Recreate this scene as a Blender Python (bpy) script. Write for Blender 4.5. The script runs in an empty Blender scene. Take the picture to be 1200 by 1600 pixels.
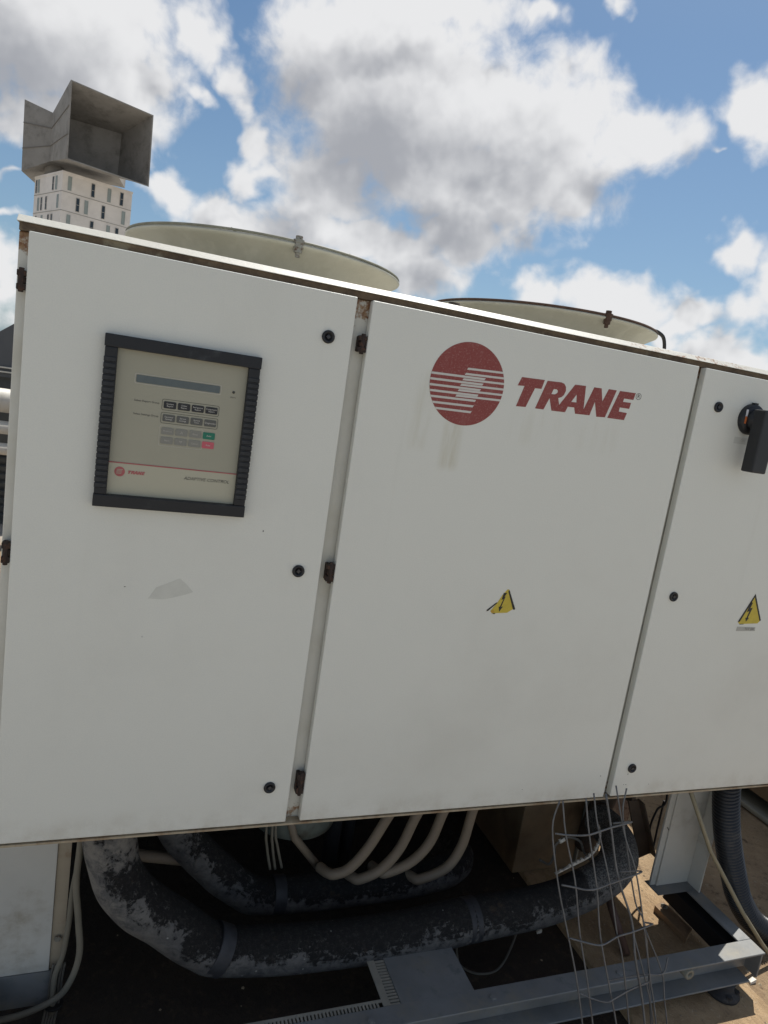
import bpy, bmesh, math, random
from mathutils import Vector, Matrix
from mathutils.geometry import tessellate_polygon
random.seed(7)
R = math.radians
S = bpy.context.scene
COL = S.collection

# ------------------------------------------------------------------ camera
cam_d = bpy.data.cameras.new('camera')
cam_d.sensor_fit = 'HORIZONTAL'; cam_d.sensor_width = 36.0
cam_d.lens = 36.0 * 1066.88 / 1200.0
cam_d.clip_start = 0.02; cam_d.clip_end = 3000
cam = bpy.data.objects.new('camera', cam_d); COL.objects.link(cam)
_r = Vector((0.9329, -0.3279, 0.1486)); _u = Vector((-0.0816, 0.2096, 0.9744)); _f = Vector((0.3507, 0.9212, -0.1688))
_m = Matrix((_r, _u, -_f)).transposed().to_4x4(); _m.translation = Vector((0.1915, -1.3421, 0.9724))
cam.matrix_world = _m
S.camera = cam

# ------------------------------------------------------------------ exposure
S.view_settings.view_transform = 'Standard'
S.view_settings.look = 'None'
S.view_settings.exposure = 0.0
S.view_settings.gamma = 1.0
S.view_settings.use_curve_mapping = False
S.cycles.max_bounces = 6
S.cycles.diffuse_bounces = 4

# ------------------------------------------------------------------ sun
SUN_AZ, SUN_EL = R(45), R(60)          # azimuth from +Y towards +X
sun_dir = Vector((math.sin(SUN_AZ) * math.cos(SUN_EL), math.cos(SUN_AZ) * math.cos(SUN_EL), math.sin(SUN_EL)))
sd = bpy.data.lights.new('sun', 'SUN'); sd.energy = 5.0; sd.angle = R(0.53); sd.color = (1.0, 0.95, 0.87)
so = bpy.data.objects.new('sun', sd); COL.objects.link(so)
so.rotation_euler = (-sun_dir).to_track_quat('-Z', 'Y').to_euler(); so.location = (6, 6, 14)

# ------------------------------------------------------------------ sky with cumulus
BLOBS = [(-7.1493,20.5070,9.9317,6.2722,0.0917,1.1000),(-1.3264,17.7423,3.6151,3.9888,-0.0753,0.9000),(1.9390,18.5451,1.9057,0.8566,-0.2483,0.4500),(-7.9781,15.1607,5.3484,2.1420,0.1872,0.8000),(1.9450,22.5045,3.0563,2.1879,-0.5808,0.7500),(4.9,20.4,2.9,1.55,-0.8493,0.7500),(7.0433,17.0305,2.7049,1.5382,-1.2420,0.7000),(7.1203,14.4904,2.1899,1.7364,0.1895,0.7000),(18.0976,20.7742,11.3267,8.1559,-0.0355,1.2000),(12.1402,23.7195,7.2664,4.6775,0.0150,1.0000),(17.9846,26.5998,10.9504,2.1535,0.0901,0.9000),(28.4603,21.0967,9.9425,5.1399,-0.1206,1.0500),(35.5912,20.9260,5.0858,3.3062,-0.2625,0.9500),(23.9272,16.4714,12.1920,4.0151,-0.0334,1.1000),(30.9285,16.3098,3.8135,2.7816,0.4034,0.9000),(12.4587,15.2552,5.4348,4.3531,-0.1515,0.9500),(23.5741,12.8243,4.0101,3.7729,0.1190,0.9500),(18.6909,11.2162,7.6597,2.8632,-0.0587,0.9500),(26.5273,27.5472,2.5753,0.8763,0.0582,0.6000),(43.0526,22.3382,2.7605,2.9924,0.5077,0.9500),(40.7633,19.7133,0.8516,0.3983,0.0163,0.4000),(36.2571,9.1954,7.7690,2.7338,-0.0427,0.9500),(30.7617,9.6820,2.9281,2.1660,0.1108,0.8500),(41.4770,8.6987,3.0322,2.3284,0.0935,0.9000),(43.8156,13.9423,2.5805,1.8627,-0.2075,0.8500),(46.2888,11.3168,2.3842,3.5267,0.0603,0.8000),(45.4972,6.3550,6.1149,1.8177,-0.0803,0.8000),(45.1399,9.9273,1.6434,2.2441,0.0773,0.6000),(0.9746,12.3365,2.6484,2.0534,-0.2128,0.9500),(6.5342,11.2605,6.8669,2.5510,-0.0176,0.9000),(13.5585,11.1239,8.1371,2.6093,-0.0429,0.9000),(10.8048,12.7314,4.5120,2.2761,0.1664,0.7000),(-9.5272,3.7015,1.7992,4.2165,0.1079,0.7500),(32.8514,27.4941,1.3022,0.6605,-0.2314,0.5000),(-9.1629,8.2574,1.2075,0.5783,0.2385,0.5000),(-9.6943,11.0932,1.1893,0.3946,0.2621,0.4000)]

class NT:
    """small helper for wiring node trees"""
    def __init__(s, tree): s.t = tree; s.n = tree.nodes; s.l = tree.links
    def new(s, typ, **kw):
        n = s.n.new(typ)
        for k, v in kw.items():
            if k.startswith('i_'): n.inputs[k[2:].replace('_', ' ')].default_value = v
            else: setattr(n, k, v)
        return n
    def put(s, sock, v):
        if hasattr(v, 'is_output') or isinstance(v, bpy.types.NodeSocket): s.l.new(v, sock)
        else: sock.default_value = v
    def math(s, op, a, b=None, c=None, clamp=False):
        n = s.n.new('ShaderNodeMath'); n.operation = op; n.use_clamp = clamp
        for i, v in enumerate((a, b, c)):
            if v is not None: s.put(n.inputs[i], v)
        return n.outputs[0]
    def vmath(s, op, a, b=None, out=0):
        n = s.n.new('ShaderNodeVectorMath'); n.operation = op
        s.put(n.inputs[0], a)
        if b is not None: s.put(n.inputs[3 if op == 'SCALE' else 1], b)
        return n.outputs['Value'] if op in ('LENGTH', 'DOT_PRODUCT') else n.outputs[0]
    def ramp(s, v, lo, hi, a=0.0, b=1.0, smooth=True):
        n = s.n.new('ShaderNodeMapRange'); n.interpolation_type = 'SMOOTHSTEP' if smooth else 'LINEAR'
        s.put(n.inputs['Value'], v); n.inputs['From Min'].default_value = lo; n.inputs['From Max'].default_value = hi
        n.inputs['To Min'].default_value = a; n.inputs['To Max'].default_value = b
        return n.outputs['Result']
    def noise(s, vec, scale, detail=4.0, rough=0.55, col=False, dist=0.0):
        n = s.n.new('ShaderNodeTexNoise'); s.put(n.inputs['Vector'], vec)
        n.inputs['Scale'].default_value = scale; n.inputs['Detail'].default_value = detail
        n.inputs['Roughness'].default_value = rough; n.inputs['Distortion'].default_value = dist
        return n.outputs['Color' if col else 'Fac']
    def mix(s, f, a, b):
        n = s.n.new('ShaderNodeMix'); n.data_type = 'RGBA'; n.clamp_factor = True
        s.put(n.inputs[0], f)
        for k, v in ((6, a), (7, b)):
            if isinstance(v, (tuple, list)): v = (*v[:3], 1.0)
            s.put(n.inputs[k], v)
        return n.outputs[2]
    def sep(s, v):
        n = s.n.new('ShaderNodeSeparateXYZ'); s.put(n.inputs[0], v); return n.outputs
    def comb(s, x, y, z):
        n = s.n.new('ShaderNodeCombineXYZ')
        for i, v in enumerate((x, y, z)): s.put(n.inputs[i], v)
        return n.outputs[0]

def cloud_group():
    g = bpy.data.node_groups.new('cloud_density', 'ShaderNodeTree')
    g.interface.new_socket('Vector', in_out='INPUT', socket_type='NodeSocketVector')
    g.interface.new_socket('Density', in_out='OUTPUT', socket_type='NodeSocketFloat')
    g.interface.new_socket('Soft', in_out='OUTPUT', socket_type='NodeSocketFloat')
    T = NT(g); gi = g.nodes.new('NodeGroupInput'); go = g.nodes.new('NodeGroupOutput')
    p = gi.outputs[0]
    w = T.noise(p, 0.22, 3.0, 0.6, col=True)
    w = T.vmath('SCALE', T.vmath('SUBTRACT', w, (0.5, 0.5, 0.5)), 5.5)
    q = T.vmath('MULTIPLY', T.vmath('ADD', p, w), (1, 1, 0))
    d = None
    for x, y, a, b, ro, wt in BLOBS:
        m = T.new('ShaderNodeMapping', vector_type='TEXTURE')
        T.put(m.inputs['Vector'], q); m.inputs['Location'].default_value = (x, y, 0)
        m.inputs['Rotation'].default_value = (0, 0, ro); m.inputs['Scale'].default_value = (a * 1.04, b * 1.04, 1)
        v = T.math('MULTIPLY', T.math('SUBTRACT', 1.0, T.vmath('LENGTH', m.outputs[0])), wt)
        d = v if d is None else T.math('SMOOTH_MAX', d, v, 0.10)
    # the rest of the sky carries the same kind of scattered cumulus
    xyz = T.sep(p)
    ox = T.math('SUBTRACT', T.math('ABSOLUTE', T.math('SUBTRACT', xyz[0], 19.0)), 31.0)
    oy = T.math('SUBTRACT', T.math('ABSOLUTE', T.math('SUBTRACT', xyz[1], 12.0)), 17.0)
    far = T.math('DIVIDE', T.math('MAXIMUM', ox, oy), 4.0, clamp=True)
    gen = T.math('MULTIPLY', T.math('SUBTRACT', T.noise(p, 0.055, 2.0, 0.5), 0.50), 5.0)
    gen = T.math('SUBTRACT', gen, T.math('MULTIPLY', T.math('SUBTRACT', 1.0, far), 4.0))
    d = T.math('MAXIMUM', d, gen)
    f = T.noise(p, 0.30, 9.0, 0.58, dist=0.25)
    soft = T.noise(p, 0.30, 2.0, 0.5, dist=0.25)
    T.l.new(T.math('ADD', d, T.math('MULTIPLY', T.math('SUBTRACT', f, 0.5), 1.05)), go.inputs[0])
    T.l.new(T.math('ADD', d, T.math('MULTIPLY', T.math('SUBTRACT', soft, 0.5), 0.75)), go.inputs[1])
    return g

SKY_STRENGTH = 0.10
W = bpy.data.worlds.new('World'); S.world = W; W.use_nodes = True
T = NT(W.node_tree); T.n.clear()
out = T.new('ShaderNodeOutputWorld'); bg = T.new('ShaderNodeBackground'); bg.inputs['Strength'].default_value = SKY_STRENGTH
sky = T.new('ShaderNodeTexSky', sky_type='NISHITA', sun_disc=False, sun_elevation=SUN_EL, sun_rotation=SUN_AZ,
            altitude=300.0, air_density=1.0, dust_density=1.2, ozone_density=1.4)
tc = T.new('ShaderNodeTexCoord')
xyz = T.sep(tc.outputs['Generated'])
az = T.math('MULTIPLY', T.math('ARCTAN2', xyz[0], xyz[1]), 180 / math.pi)
el = T.math('MULTIPLY', T.math('ARCSINE', xyz[2]), 180 / math.pi)
p = T.comb(az, el, 0.0)
CG = cloud_group()
def dens(off, k=0):
    n = T.new('ShaderNodeGroup', node_tree=CG)
    T.put(n.inputs[0], T.vmath('ADD', p, off)); return n.outputs[k]
d0 = dens((0, 0, 0)); d1 = dens((0.6, 0.8, 0)); d2 = dens((2.6, 3.6, 0), 1)
alpha = T.ramp(d0, 0.0, 0.50)
occ = T.math('ADD', T.math('MULTIPLY', T.math('MAXIMUM', d2, 0.0), 0.95), T.math('MULTIPLY', T.math('SUBTRACT', d1, d0), 0.35))
shade = T.ramp(occ, 0.08, 1.05)
ccol = T.mix(shade, (8.3, 8.3, 8.35), (3.85, 3.95, 4.25))
tint = T.vmath('MULTIPLY', sky.outputs[0], (0.62, 0.78, 0.86))
hz = T.ramp(el, 0.0, 26.0, 0.40, 0.0, smooth=False)
skyc = T.mix(hz, tint, (3.6, 4.9, 6.2))
fin = T.mix(T.math('MULTIPLY', alpha, 0.97), skyc, ccol)
below = T.ramp(el, -1.5, 0.0)
fin = T.mix(below, (2.6, 2.3, 2.0), fin)
T.l.new(fin, bg.inputs['Color']); T.l.new(bg.outputs[0], out.inputs[0])
W.cycles.sampling_method = 'MANUAL'; W.cycles.sample_map_resolution = 1024

# ------------------------------------------------------------------ materials
MATS = {}
def mat(name, base, rough=0.6, metal=0.0, spec=0.5, var=0.0, vscale=6.0, bump=0.0, bscale=60.0, col2=None, c2lo=0.5, c2hi=0.62,
        c2scale=8.0, dirt=None, dlo=0.5, dhi=0.75, dscale=2.5, hook=None, coord='OBJ'):
    """painted / worn surface: base colour with slow variation, patches of a second colour, dirt and fine relief"""
    m = bpy.data.materials.new(name); m.use_nodes = True
    T = NT(m.node_tree); b = T.n['Principled BSDF']
    tc = T.new('ShaderNodeTexCoord')
    if coord == 'WORLD':
        geo = T.new('ShaderNodeNewGeometry'); v = geo.outputs['Position']
    else: v = tc.outputs['Object']
    c = T.mix(0.0, base, base)
    if var:
        n = T.ramp(T.noise(v, vscale, 5.0, 0.6), 0.25, 0.75, 1 - var, 1 + var, smooth=False)
        mm = T.new('ShaderNodeVectorMath', operation='SCALE'); T.l.new(c, mm.inputs[0]); T.l.new(n, mm.inputs[3]); c = mm.outputs[0]
    if col2: c = T.mix(T.ramp(T.noise(v, c2scale, 8.0, 0.65), c2lo, c2hi), c, col2)
    if dirt: c = T.mix(T.ramp(T.noise(v, dscale, 7.0, 0.7), dlo, dhi), c, dirt)
    h = None
    if hook:
        c, h = hook(T, v, c, b)
    T.l.new(c, b.inputs['Base Color'])
    b.inputs['Roughness'].default_value = rough; b.inputs['Metallic'].default_value = metal
    b.inputs['Specular IOR Level'].default_value = spec
    if bump:
        bn = T.new('ShaderNodeBump'); bn.inputs['Strength'].default_value = 1.0; bn.inputs['Distance'].default_value = bump
        T.l.new(h if h is not None else T.noise(v, bscale, 4.0, 0.6), bn.inputs['Height']); T.l.new(bn.outputs[0], b.inputs['Normal'])
    MATS[name] = m
    return m

def box_mask(T, v, x0, x1, z0, z1, soft=0.02):
    """soft mask of a region on the cabinet front, in metres"""
    s = T.sep(v)
    a = T.math('MULTIPLY', T.ramp(s[0], x0 - soft, x0 + soft), T.ramp(s[0], x1 - soft, x1 + soft, 1, 0))
    return T.math('MULTIPLY', a, T.math('MULTIPLY', T.ramp(s[2], z0 - soft, z0 + soft), T.ramp(s[2], z1 - soft, z1 + soft, 1, 0)))

def door_hook(T, v, c, b):
    s = T.sep(v)
    # broad grime, faint vertical run marks, sparse specks
    c = T.mix(T.ramp(T.noise(v, 1.7, 6, 0.65), 0.45, 0.8, 0, 0.22), c, (0.46, 0.44, 0.38))
    run = T.noise(T.comb(T.math('MULTIPLY', s[0], 26.0), 0.0, T.math('MULTIPLY', s[2], 1.1)), 1.0, 5, 0.6)
    run = T.math('MULTIPLY', T.ramp(run, 0.58, 0.8), T.ramp(s[2], 0.2, 1.1))
    c = T.mix(T.math('MULTIPLY', run, 0.12), c, (0.40, 0.37, 0.28))
    # dirty streaks running down from the emblem and the lettering
    st = T.noise(T.comb(T.math('MULTIPLY', s[0], 38.0), 0.0, T.math('MULTIPLY', s[2], 5.0)), 1.0, 4, 0.6)
    m1 = T.math('MULTIPLY', box_mask(T, v, 0.812, 0.850, 0.835, 0.935, 0.012), T.ramp(st, 0.3, 0.6))
    m2 = T.math('MULTIPLY', box_mask(T, v, 0.735, 0.772, 0.87, 1.03, 0.012), T.ramp(st, 0.35, 0.7, 0, 0.6))
    m3 = T.math('MULTIPLY', box_mask(T, v, 0.97, 1.27, 0.91, 0.985, 0.015), T.ramp(st, 0.45, 0.75, 0, 0.28))
    c = T.mix(T.math('MULTIPLY', T.math('MAXIMUM', m1, T.math('MAXIMUM', m2, m3)), 0.34), c, (0.40, 0.345, 0.17))
    # grime along the top and bottom edges of the leaves
    low = T.math('MULTIPLY', T.ramp(s[2], 0.0, 0.07, 1, 0), T.ramp(T.noise(v, 14, 5, 0.7), 0.35, 0.75))
    c = T.mix(T.math('MULTIPLY', low, 0.35), c, (0.36, 0.31, 0.22))
    vo = T.new('ShaderNodeTexVoronoi'); vo.inputs['Scale'].default_value = 9.0; T.l.new(v, vo.inputs['Vector'])
    sp = T.math('MULTIPLY', T.ramp(vo.outputs['Distance'], 0.018, 0.035, 1, 0), T.ramp(T.noise(v, 3.1, 2), 0.52, 0.6))
    c = T.mix(T.math('MULTIPLY', sp, 0.75), c, (0.08, 0.07, 0.06))
    c = T.mix(T.ramp(T.noise(v, 420, 2, 0.5), 0.35, 0.7, 0.0, 0.10), c, (0.5, 0.5, 0.48))
    h = T.math('ADD', T.noise(v, 330.0, 2, 0.5), T.math('MULTIPLY', T.noise(v, 4.0, 2, 0.5), 6.0))
    return c, h
mat('door_paint', (0.75, 0.75, 0.685), 0.42, spec=0.4, hook=door_hook, bump=0.00035, coord='WORLD')

def frame_hook(T, v, c, b):
    s = T.sep(v)
    rn = T.noise(v, 45.0, 8, 0.7)
    top = T.ramp(s[2], 1.06, 1.15)
    bot = T.ramp(s[2], 0.0, 0.09, 1, 0)
    cor = T.math('MULTIPLY', T.math('MAXIMUM', top, T.math('MULTIPLY', bot, 0.75)), 1.0)
    k = T.ramp(T.math('ADD', rn, T.math('MULTIPLY', cor, 0.34)), 0.70, 0.84)
    c = T.mix(T.math('MULTIPLY', T.ramp(T.noise(v, 9, 6), 0.4, 0.75), 0.35), c, (0.42, 0.38, 0.27))
    c = T.mix(k, c, T.mix(T.ramp(T.noise(v, 120, 4), 0.35, 0.65), (0.20, 0.085, 0.03), (0.33, 0.21, 0.11)))
    return c, None
mat('frame_paint', (0.64, 0.63, 0.57), 0.5, hook=frame_hook, bump=0.0006, bscale=150, coord='WORLD')
def rusty_hook(T, v, c, b):
    c = T.mix(T.ramp(T.noise(v, 30, 8, 0.7), 0.35, 0.7), (0.15, 0.105, 0.062), (0.075, 0.050, 0.032))
    c = T.mix(T.ramp(T.noise(v, 11, 8, 0.7), 0.56, 0.68), c, (0.24, 0.20, 0.13))
    return c, None
def lip_hook(T, v, c, b):
    s = T.sep(v)
    n = T.noise(T.comb(T.math('MULTIPLY', s[0], 9.0), 0.0, 0.0), 1.0, 6, 0.7)
    return T.mix(T.ramp(n, 0.42, 0.66), c, (0.24, 0.155, 0.085)), None
mat('lip_paint', (0.42, 0.355, 0.25), 0.7, hook=lip_hook, coord='WORLD')
mat('rusty_flange', (0.2, 0.13, 0.08), 0.85, hook=rusty_hook, bump=0.001, bscale=90, coord='WORLD')
def cap_hook(T, v, c, b):
    s = T.sep(v)
    k = T.math('MULTIPLY', box_mask(T, v, 1.25, 1.60, 1.1, 1.3, 0.06), T.ramp(T.noise(v, 60, 8, 0.7), 0.50, 0.62))
    c = T.mix(k, c, (0.30, 0.17, 0.10))
    return T.mix(T.ramp(T.noise(v, 22, 6, 0.7), 0.55, 0.8, 0, 0.3), c, (0.35, 0.30, 0.22)), None
mat('cap_paint', (0.60, 0.585, 0.52), 0.5, hook=cap_hook, bump=0.0004, bscale=100, coord='WORLD')
mat('hinge_rust', (0.030, 0.019, 0.015), 0.8, var=0.4, vscale=90, col2=(0.075, 0.035, 0.02), c2scale=120, bump=0.0012, bscale=160)
mat('black_plastic', (0.012, 0.013, 0.016), 0.45, var=0.2, vscale=20, dirt=(0.09, 0.09, 0.09), dlo=0.62, dhi=0.85, dscale=30, bump=0.0002, bscale=300)
mat('bezel_plastic', (0.0065, 0.008, 0.011), 0.5, var=0.25, vscale=20, dirt=(0.075, 0.082, 0.09), dlo=0.56, dhi=0.85, dscale=18, bump=0.0003, bscale=300)
mat('lock_core', (0.05, 0.05, 0.055), 0.3, metal=0.4)
def film_hook(T, v, c, b):
    return T.mix(T.ramp(T.noise(v, 7, 5, 0.6), 0.4, 0.8, 0, 0.2), c, (0.45, 0.42, 0.34)), None
mat('keypad_film', (0.36, 0.345, 0.265), 0.4, hook=film_hook, coord='WORLD')
mat('keypad_film_light', (0.46, 0.44, 0.335), 0.4, hook=film_hook, coord='WORLD')
mat('display_glass', (0.10, 0.125, 0.13), 0.25, var=0.15, vscale=30)
mat('print_grey', (0.055, 0.055, 0.05), 0.6)
mat('print_light', (0.50, 0.48, 0.42), 0.6)
mat('button_black', (0.018, 0.019, 0.022), 0.5)
mat('button_dark', (0.105, 0.105, 0.095), 0.5)
mat('button_grey', (0.24, 0.235, 0.205), 0.5)
mat('button_green', (0.012, 0.17, 0.105), 0.5)
mat('button_red', (0.55, 0.11, 0.14), 0.5)
mat('print_red_faded', (0.40, 0.11, 0.11), 0.6, var=0.15, vscale=60)
def red_hook(T, v, c, b):
    c = T.mix(T.ramp(T.noise(v, 240, 5, 0.75), 0.50, 0.72, 0, 0.75), c, (0.40, 0.22, 0.20))
    return T.mix(T.ramp(T.noise(v, 16, 5, 0.6), 0.5, 0.8, 0, 0.4), c, (0.36, 0.15, 0.13)), None
mat('print_red', (0.26, 0.050, 0.042), 0.55, hook=red_hook, bump=0.0003, bscale=400, coord='WORLD')
mat('print_white', (0.62, 0.60, 0.55), 0.55, coord='WORLD', var=0.05)
mat('warning_yellow', (0.56, 0.43, 0.045), 0.5, var=0.12, vscale=60, coord='WORLD')
mat('warning_orange', (0.52, 0.30, 0.04), 0.5)
mat('sticker_black', (0.018, 0.017, 0.015), 0.55)
mat('tape_grey', (0.42, 0.41, 0.37), 0.5, var=0.1, vscale=80, coord='WORLD')
mat('residue', (0.625, 0.625, 0.565), 0.55, var=0.06, vscale=30, coord='WORLD')
mat('switch_white', (0.75, 0.75, 0.78), 0.4)
mat('switch_orange', (0.62, 0.17, 0.05), 0.4)
mat('switch_top', (0.42, 0.40, 0.35), 0.6, var=0.2, vscale=80)
def frp_hook(T, v, c, b):
    s = T.sep(v)
    c = T.mix(T.ramp(T.noise(v, 5, 6, 0.65), 0.35, 0.75), c, (0.42, 0.405, 0.32))
    run = T.noise(T.comb(T.math('MULTIPLY', s[0], 30.0), T.math('MULTIPLY', s[1], 30.0), T.math('MULTIPLY', s[2], 3.0)), 1.0, 4)
    return T.mix(T.ramp(run, 0.5, 0.75, 0, 0.35), c, (0.62, 0.60, 0.50)), None
mat('fan_fibreglass', (0.52, 0.505, 0.42), 0.55, hook=frp_hook, bump=0.0006, bscale=120)
mat('fan_rim_grey', (0.22, 0.215, 0.165), 0.6, var=0.3, vscale=20)
mat('rim_rust', (0.085, 0.048, 0.032), 0.85, var=0.4, vscale=30, bump=0.001, bscale=120)
mat('bolt_grey', (0.28, 0.27, 0.23), 0.5, metal=0.3, var=0.3, vscale=80, col2=(0.14, 0.08, 0.05), c2scale=90, c2lo=0.5, c2hi=0.6)
mat('steel_frame', (0.215, 0.222, 0.222), 0.55, metal=0.15, var=0.22, vscale=7, dirt=(0.27, 0.25, 0.20), dlo=0.48, dhi=0.8, dscale=9,
    bump=0.0005, bscale=70, col2=(0.17, 0.18, 0.185), c2lo=0.55, c2hi=0.7, c2scale=26)
mat('steel_light', (0.33, 0.31, 0.26), 0.6, metal=0.1, var=0.25, vscale=12)
mat('leg_paint', (0.56, 0.55, 0.50), 0.5, var=0.08, vscale=5, dirt=(0.32, 0.28, 0.21), dlo=0.5, dhi=0.8, dscale=6, bump=0.0003, bscale=200)
mat('leg_flange', (0.40, 0.34, 0.25), 0.6, var=0.15, vscale=9, dirt=(0.26, 0.15, 0.08), dlo=0.52, dhi=0.8, dscale=12)
def pipe_hook(T, v, c, b, torn=False):
    """rubber insulation: chalky grey coat below, weathered away to rough cracked black along the top"""
    geo = T.new('ShaderNodeNewGeometry'); nz = T.sep(geo.outputs['True Normal'])[2]
    n = T.noise(v, 6.0, 9, 0.75); fine = T.noise(v, 85.0, 9, 0.85); mid = T.noise(v, 30.0, 9, 0.75, dist=0.5)
    k = T.math('ADD', T.math('ADD', T.math('MULTIPLY', n, 0.55), T.math('MULTIPLY', mid, 0.55)), T.math('MULTIPLY', nz, -0.20))
    k = T.math('ADD', k, T.math('MULTIPLY', T.math('SUBTRACT', fine, 0.5), 0.35))
    peel = T.ramp(k, 0.475, 0.515)
    grey = T.mix(T.ramp(mid, 0.35, 0.65), (0.048, 0.049, 0.052), (0.125, 0.122, 0.118))
    grey = T.mix(T.ramp(fine, 0.55, 0.75, 0, 0.8), grey, (0.20, 0.19, 0.175))
    s = T.sep(v)
    crust = T.math('MULTIPLY', T.ramp(s[0], 0.22, 0.40, 1, 0), T.ramp(n, 0.42, 0.55))
    grey = T.mix(T.math('MULTIPLY', crust, 0.8), grey, (0.24, 0.225, 0.20))
    blk = T.mix(T.ramp(fine, 0.48, 0.66), (0.007, 0.007, 0.008), (0.050, 0.048, 0.045))
    blk = T.mix(T.ramp(T.noise(v, 9, 6, 0.7), 0.60, 0.70), blk, (0.055, 0.038, 0.025))
    c = T.mix(peel, blk, grey)
    if torn:
        m = T.math('MULTIPLY', T.ramp(T.math('ADD', s[0], T.math('MULTIPLY', n, 0.06)), 1.655, 1.67), T.ramp(T.math('ADD', s[2], T.math('MULTIPLY', n, 0.05)), -0.425, -0.41))
        c = T.mix(m, c, T.mix(T.ramp(T.noise(v, 190, 3, 0.7), 0.42, 0.62), (0.05, 0.05, 0.05), (0.20, 0.20, 0.19)))
    vo = T.new('ShaderNodeTexVoronoi'); vo.inputs['Scale'].default_value = 34.0; T.l.new(v, vo.inputs['Vector'])
    sp = T.math('MULTIPLY', T.ramp(T.math('ADD', vo.outputs['Distance'], T.math('MULTIPLY', fine, 0.1)), 0.10, 0.15, 1, 0), T.ramp(T.noise(v, 6, 2), 0.53, 0.58))
    c = T.mix(sp, c, (0.30, 0.30, 0.28))
    h = T.math('ADD', T.math('MULTIPLY', peel, 0.30), T.math('MULTIPLY', T.math('ADD', fine, T.math('MULTIPLY', mid, 0.8)), T.ramp(peel, 0, 1, 0.9, 0.22)))
    return c, h
mat('pipe_insulation', (0.05, 0.05, 0.05), 0.75, hook=pipe_hook, bump=0.009)
mat('pipe_insulation_torn', (0.05, 0.05, 0.05), 0.75, hook=lambda T, v, c, b: pipe_hook(T, v, c, b, True), bump=0.009)
mat('pipe_tape', (0.034, 0.036, 0.042), 0.6, var=0.4, vscale=30, bump=0.001, bscale=60)
mat('torn_lining', (0.46, 0.45, 0.41), 0.8, var=0.3, vscale=60, bump=0.003, bscale=90)
mat('pale_hose', (0.235, 0.19, 0.14), 0.6, var=0.12, vscale=14, dirt=(0.20, 0.16, 0.11), dlo=0.5, dhi=0.8, dscale=20)
mat('cable_pale', (0.20, 0.182, 0.14), 0.6, var=0.1, vscale=20)
mat('cable_dark', (0.018, 0.017, 0.016), 0.5)
mat('cable_grey', (0.13, 0.12, 0.10), 0.6)
mat('corrugated', (0.020, 0.022, 0.026), 0.30, var=0.2, vscale=20, dirt=(0.10, 0.085, 0.065), dlo=0.5, dhi=0.8, dscale=9)
mat('tan_panel', (0.21, 0.145, 0.082), 0.65, var=0.15, vscale=6, dirt=(0.15, 0.095, 0.05), dlo=0.42, dhi=0.7, dscale=8)
mat('brown_steel', (0.065, 0.047, 0.034), 0.8, var=0.3, vscale=14, bump=0.0008, bscale=80)
mat('copper', (0.14, 0.085, 0.065), 0.5, metal=0.3, var=0.2, vscale=20)
mat('galv_wire', (0.155, 0.155, 0.155), 0.5, metal=0.35, var=0.25, vscale=40, dirt=(0.13, 0.10, 0.075), dlo=0.5, dhi=0.8, dscale=18)
mat('pale_rod', (0.29, 0.255, 0.17), 0.6, var=0.15, vscale=14, dirt=(0.26, 0.2, 0.12), dlo=0.5, dhi=0.8, dscale=10)
def conc_hook(T, v, c, b):
    s = T.sep(v)
    c = T.mix(T.ramp(T.noise(v, 3.5, 8, 0.7), 0.3, 0.72), (0.54, 0.385, 0.225), (0.33, 0.22, 0.12))
    g = T.noise(T.comb(T.math('MULTIPLY', s[0], 20.0), T.math('MULTIPLY', s[1], 8.0), 0.0), 2.4, 9, 0.75, dist=0.8)
    c = T.mix(T.ramp(g, 0.50, 0.70, 0, 0.8), c, (0.27, 0.18, 0.105))
    f = T.noise(v, 75, 6, 0.75)
    c = T.mix(T.ramp(f, 0.55, 0.75, 0, 0.6), c, (0.70, 0.60, 0.45))
    c = T.mix(T.ramp(T.noise(v, 34, 6, 0.75), 0.58, 0.70, 0, 0.6), c, (0.17, 0.115, 0.07))
    return c, T.math('ADD', g, T.math('MULTIPLY', f, 0.7))
mat('concrete_pad', (0.36, 0.30, 0.22), 0.85, hook=conc_hook, bump=0.009, coord='WORLD')
def soil_hook(T, v, c, b):
    c = T.mix(T.ramp(T.noise(v, 2.2, 8, 0.7), 0.35, 0.7), (0.40, 0.285, 0.17), (0.23, 0.155, 0.09))
    c = T.mix(T.ramp(T.noise(v, 40, 6, 0.75), 0.55, 0.75, 0, 0.7), c, (0.50, 0.40, 0.27))
    c = T.mix(T.ramp(T.noise(v, 14, 8, 0.8), 0.52, 0.66, 0, 0.85), c, (0.10, 0.065, 0.04))
    # further out the roof is pale screed; under the machine the shade is put into its colour
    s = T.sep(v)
    under_shade = T.math('MULTIPLY', T.ramp(T.math('ADD', s[0], T.math('MULTIPLY', T.noise(v, 5, 4), 0.3)), 1.85, 2.0, 1, 0), T.math('MULTIPLY', T.ramp(s[0], -0.6, -0.1), T.ramp(s[1], -0.7, -0.25)))
    c = T.mix(T.math('MULTIPLY', under_shade, 0.96), c, T.mix(T.ramp(T.noise(v, 30, 7, 0.75), 0.5, 0.75), (0.034, 0.023, 0.015), (0.085, 0.055, 0.033)))
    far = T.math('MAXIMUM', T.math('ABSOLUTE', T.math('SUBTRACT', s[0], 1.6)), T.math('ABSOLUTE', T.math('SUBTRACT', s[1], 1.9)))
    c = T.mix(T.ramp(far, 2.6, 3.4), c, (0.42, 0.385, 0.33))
    return c, T.math('ADD', T.noise(v, 25, 7, 0.75), T.math('MULTIPLY', T.noise(v, 120, 4, 0.7), 0.4))
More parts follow.
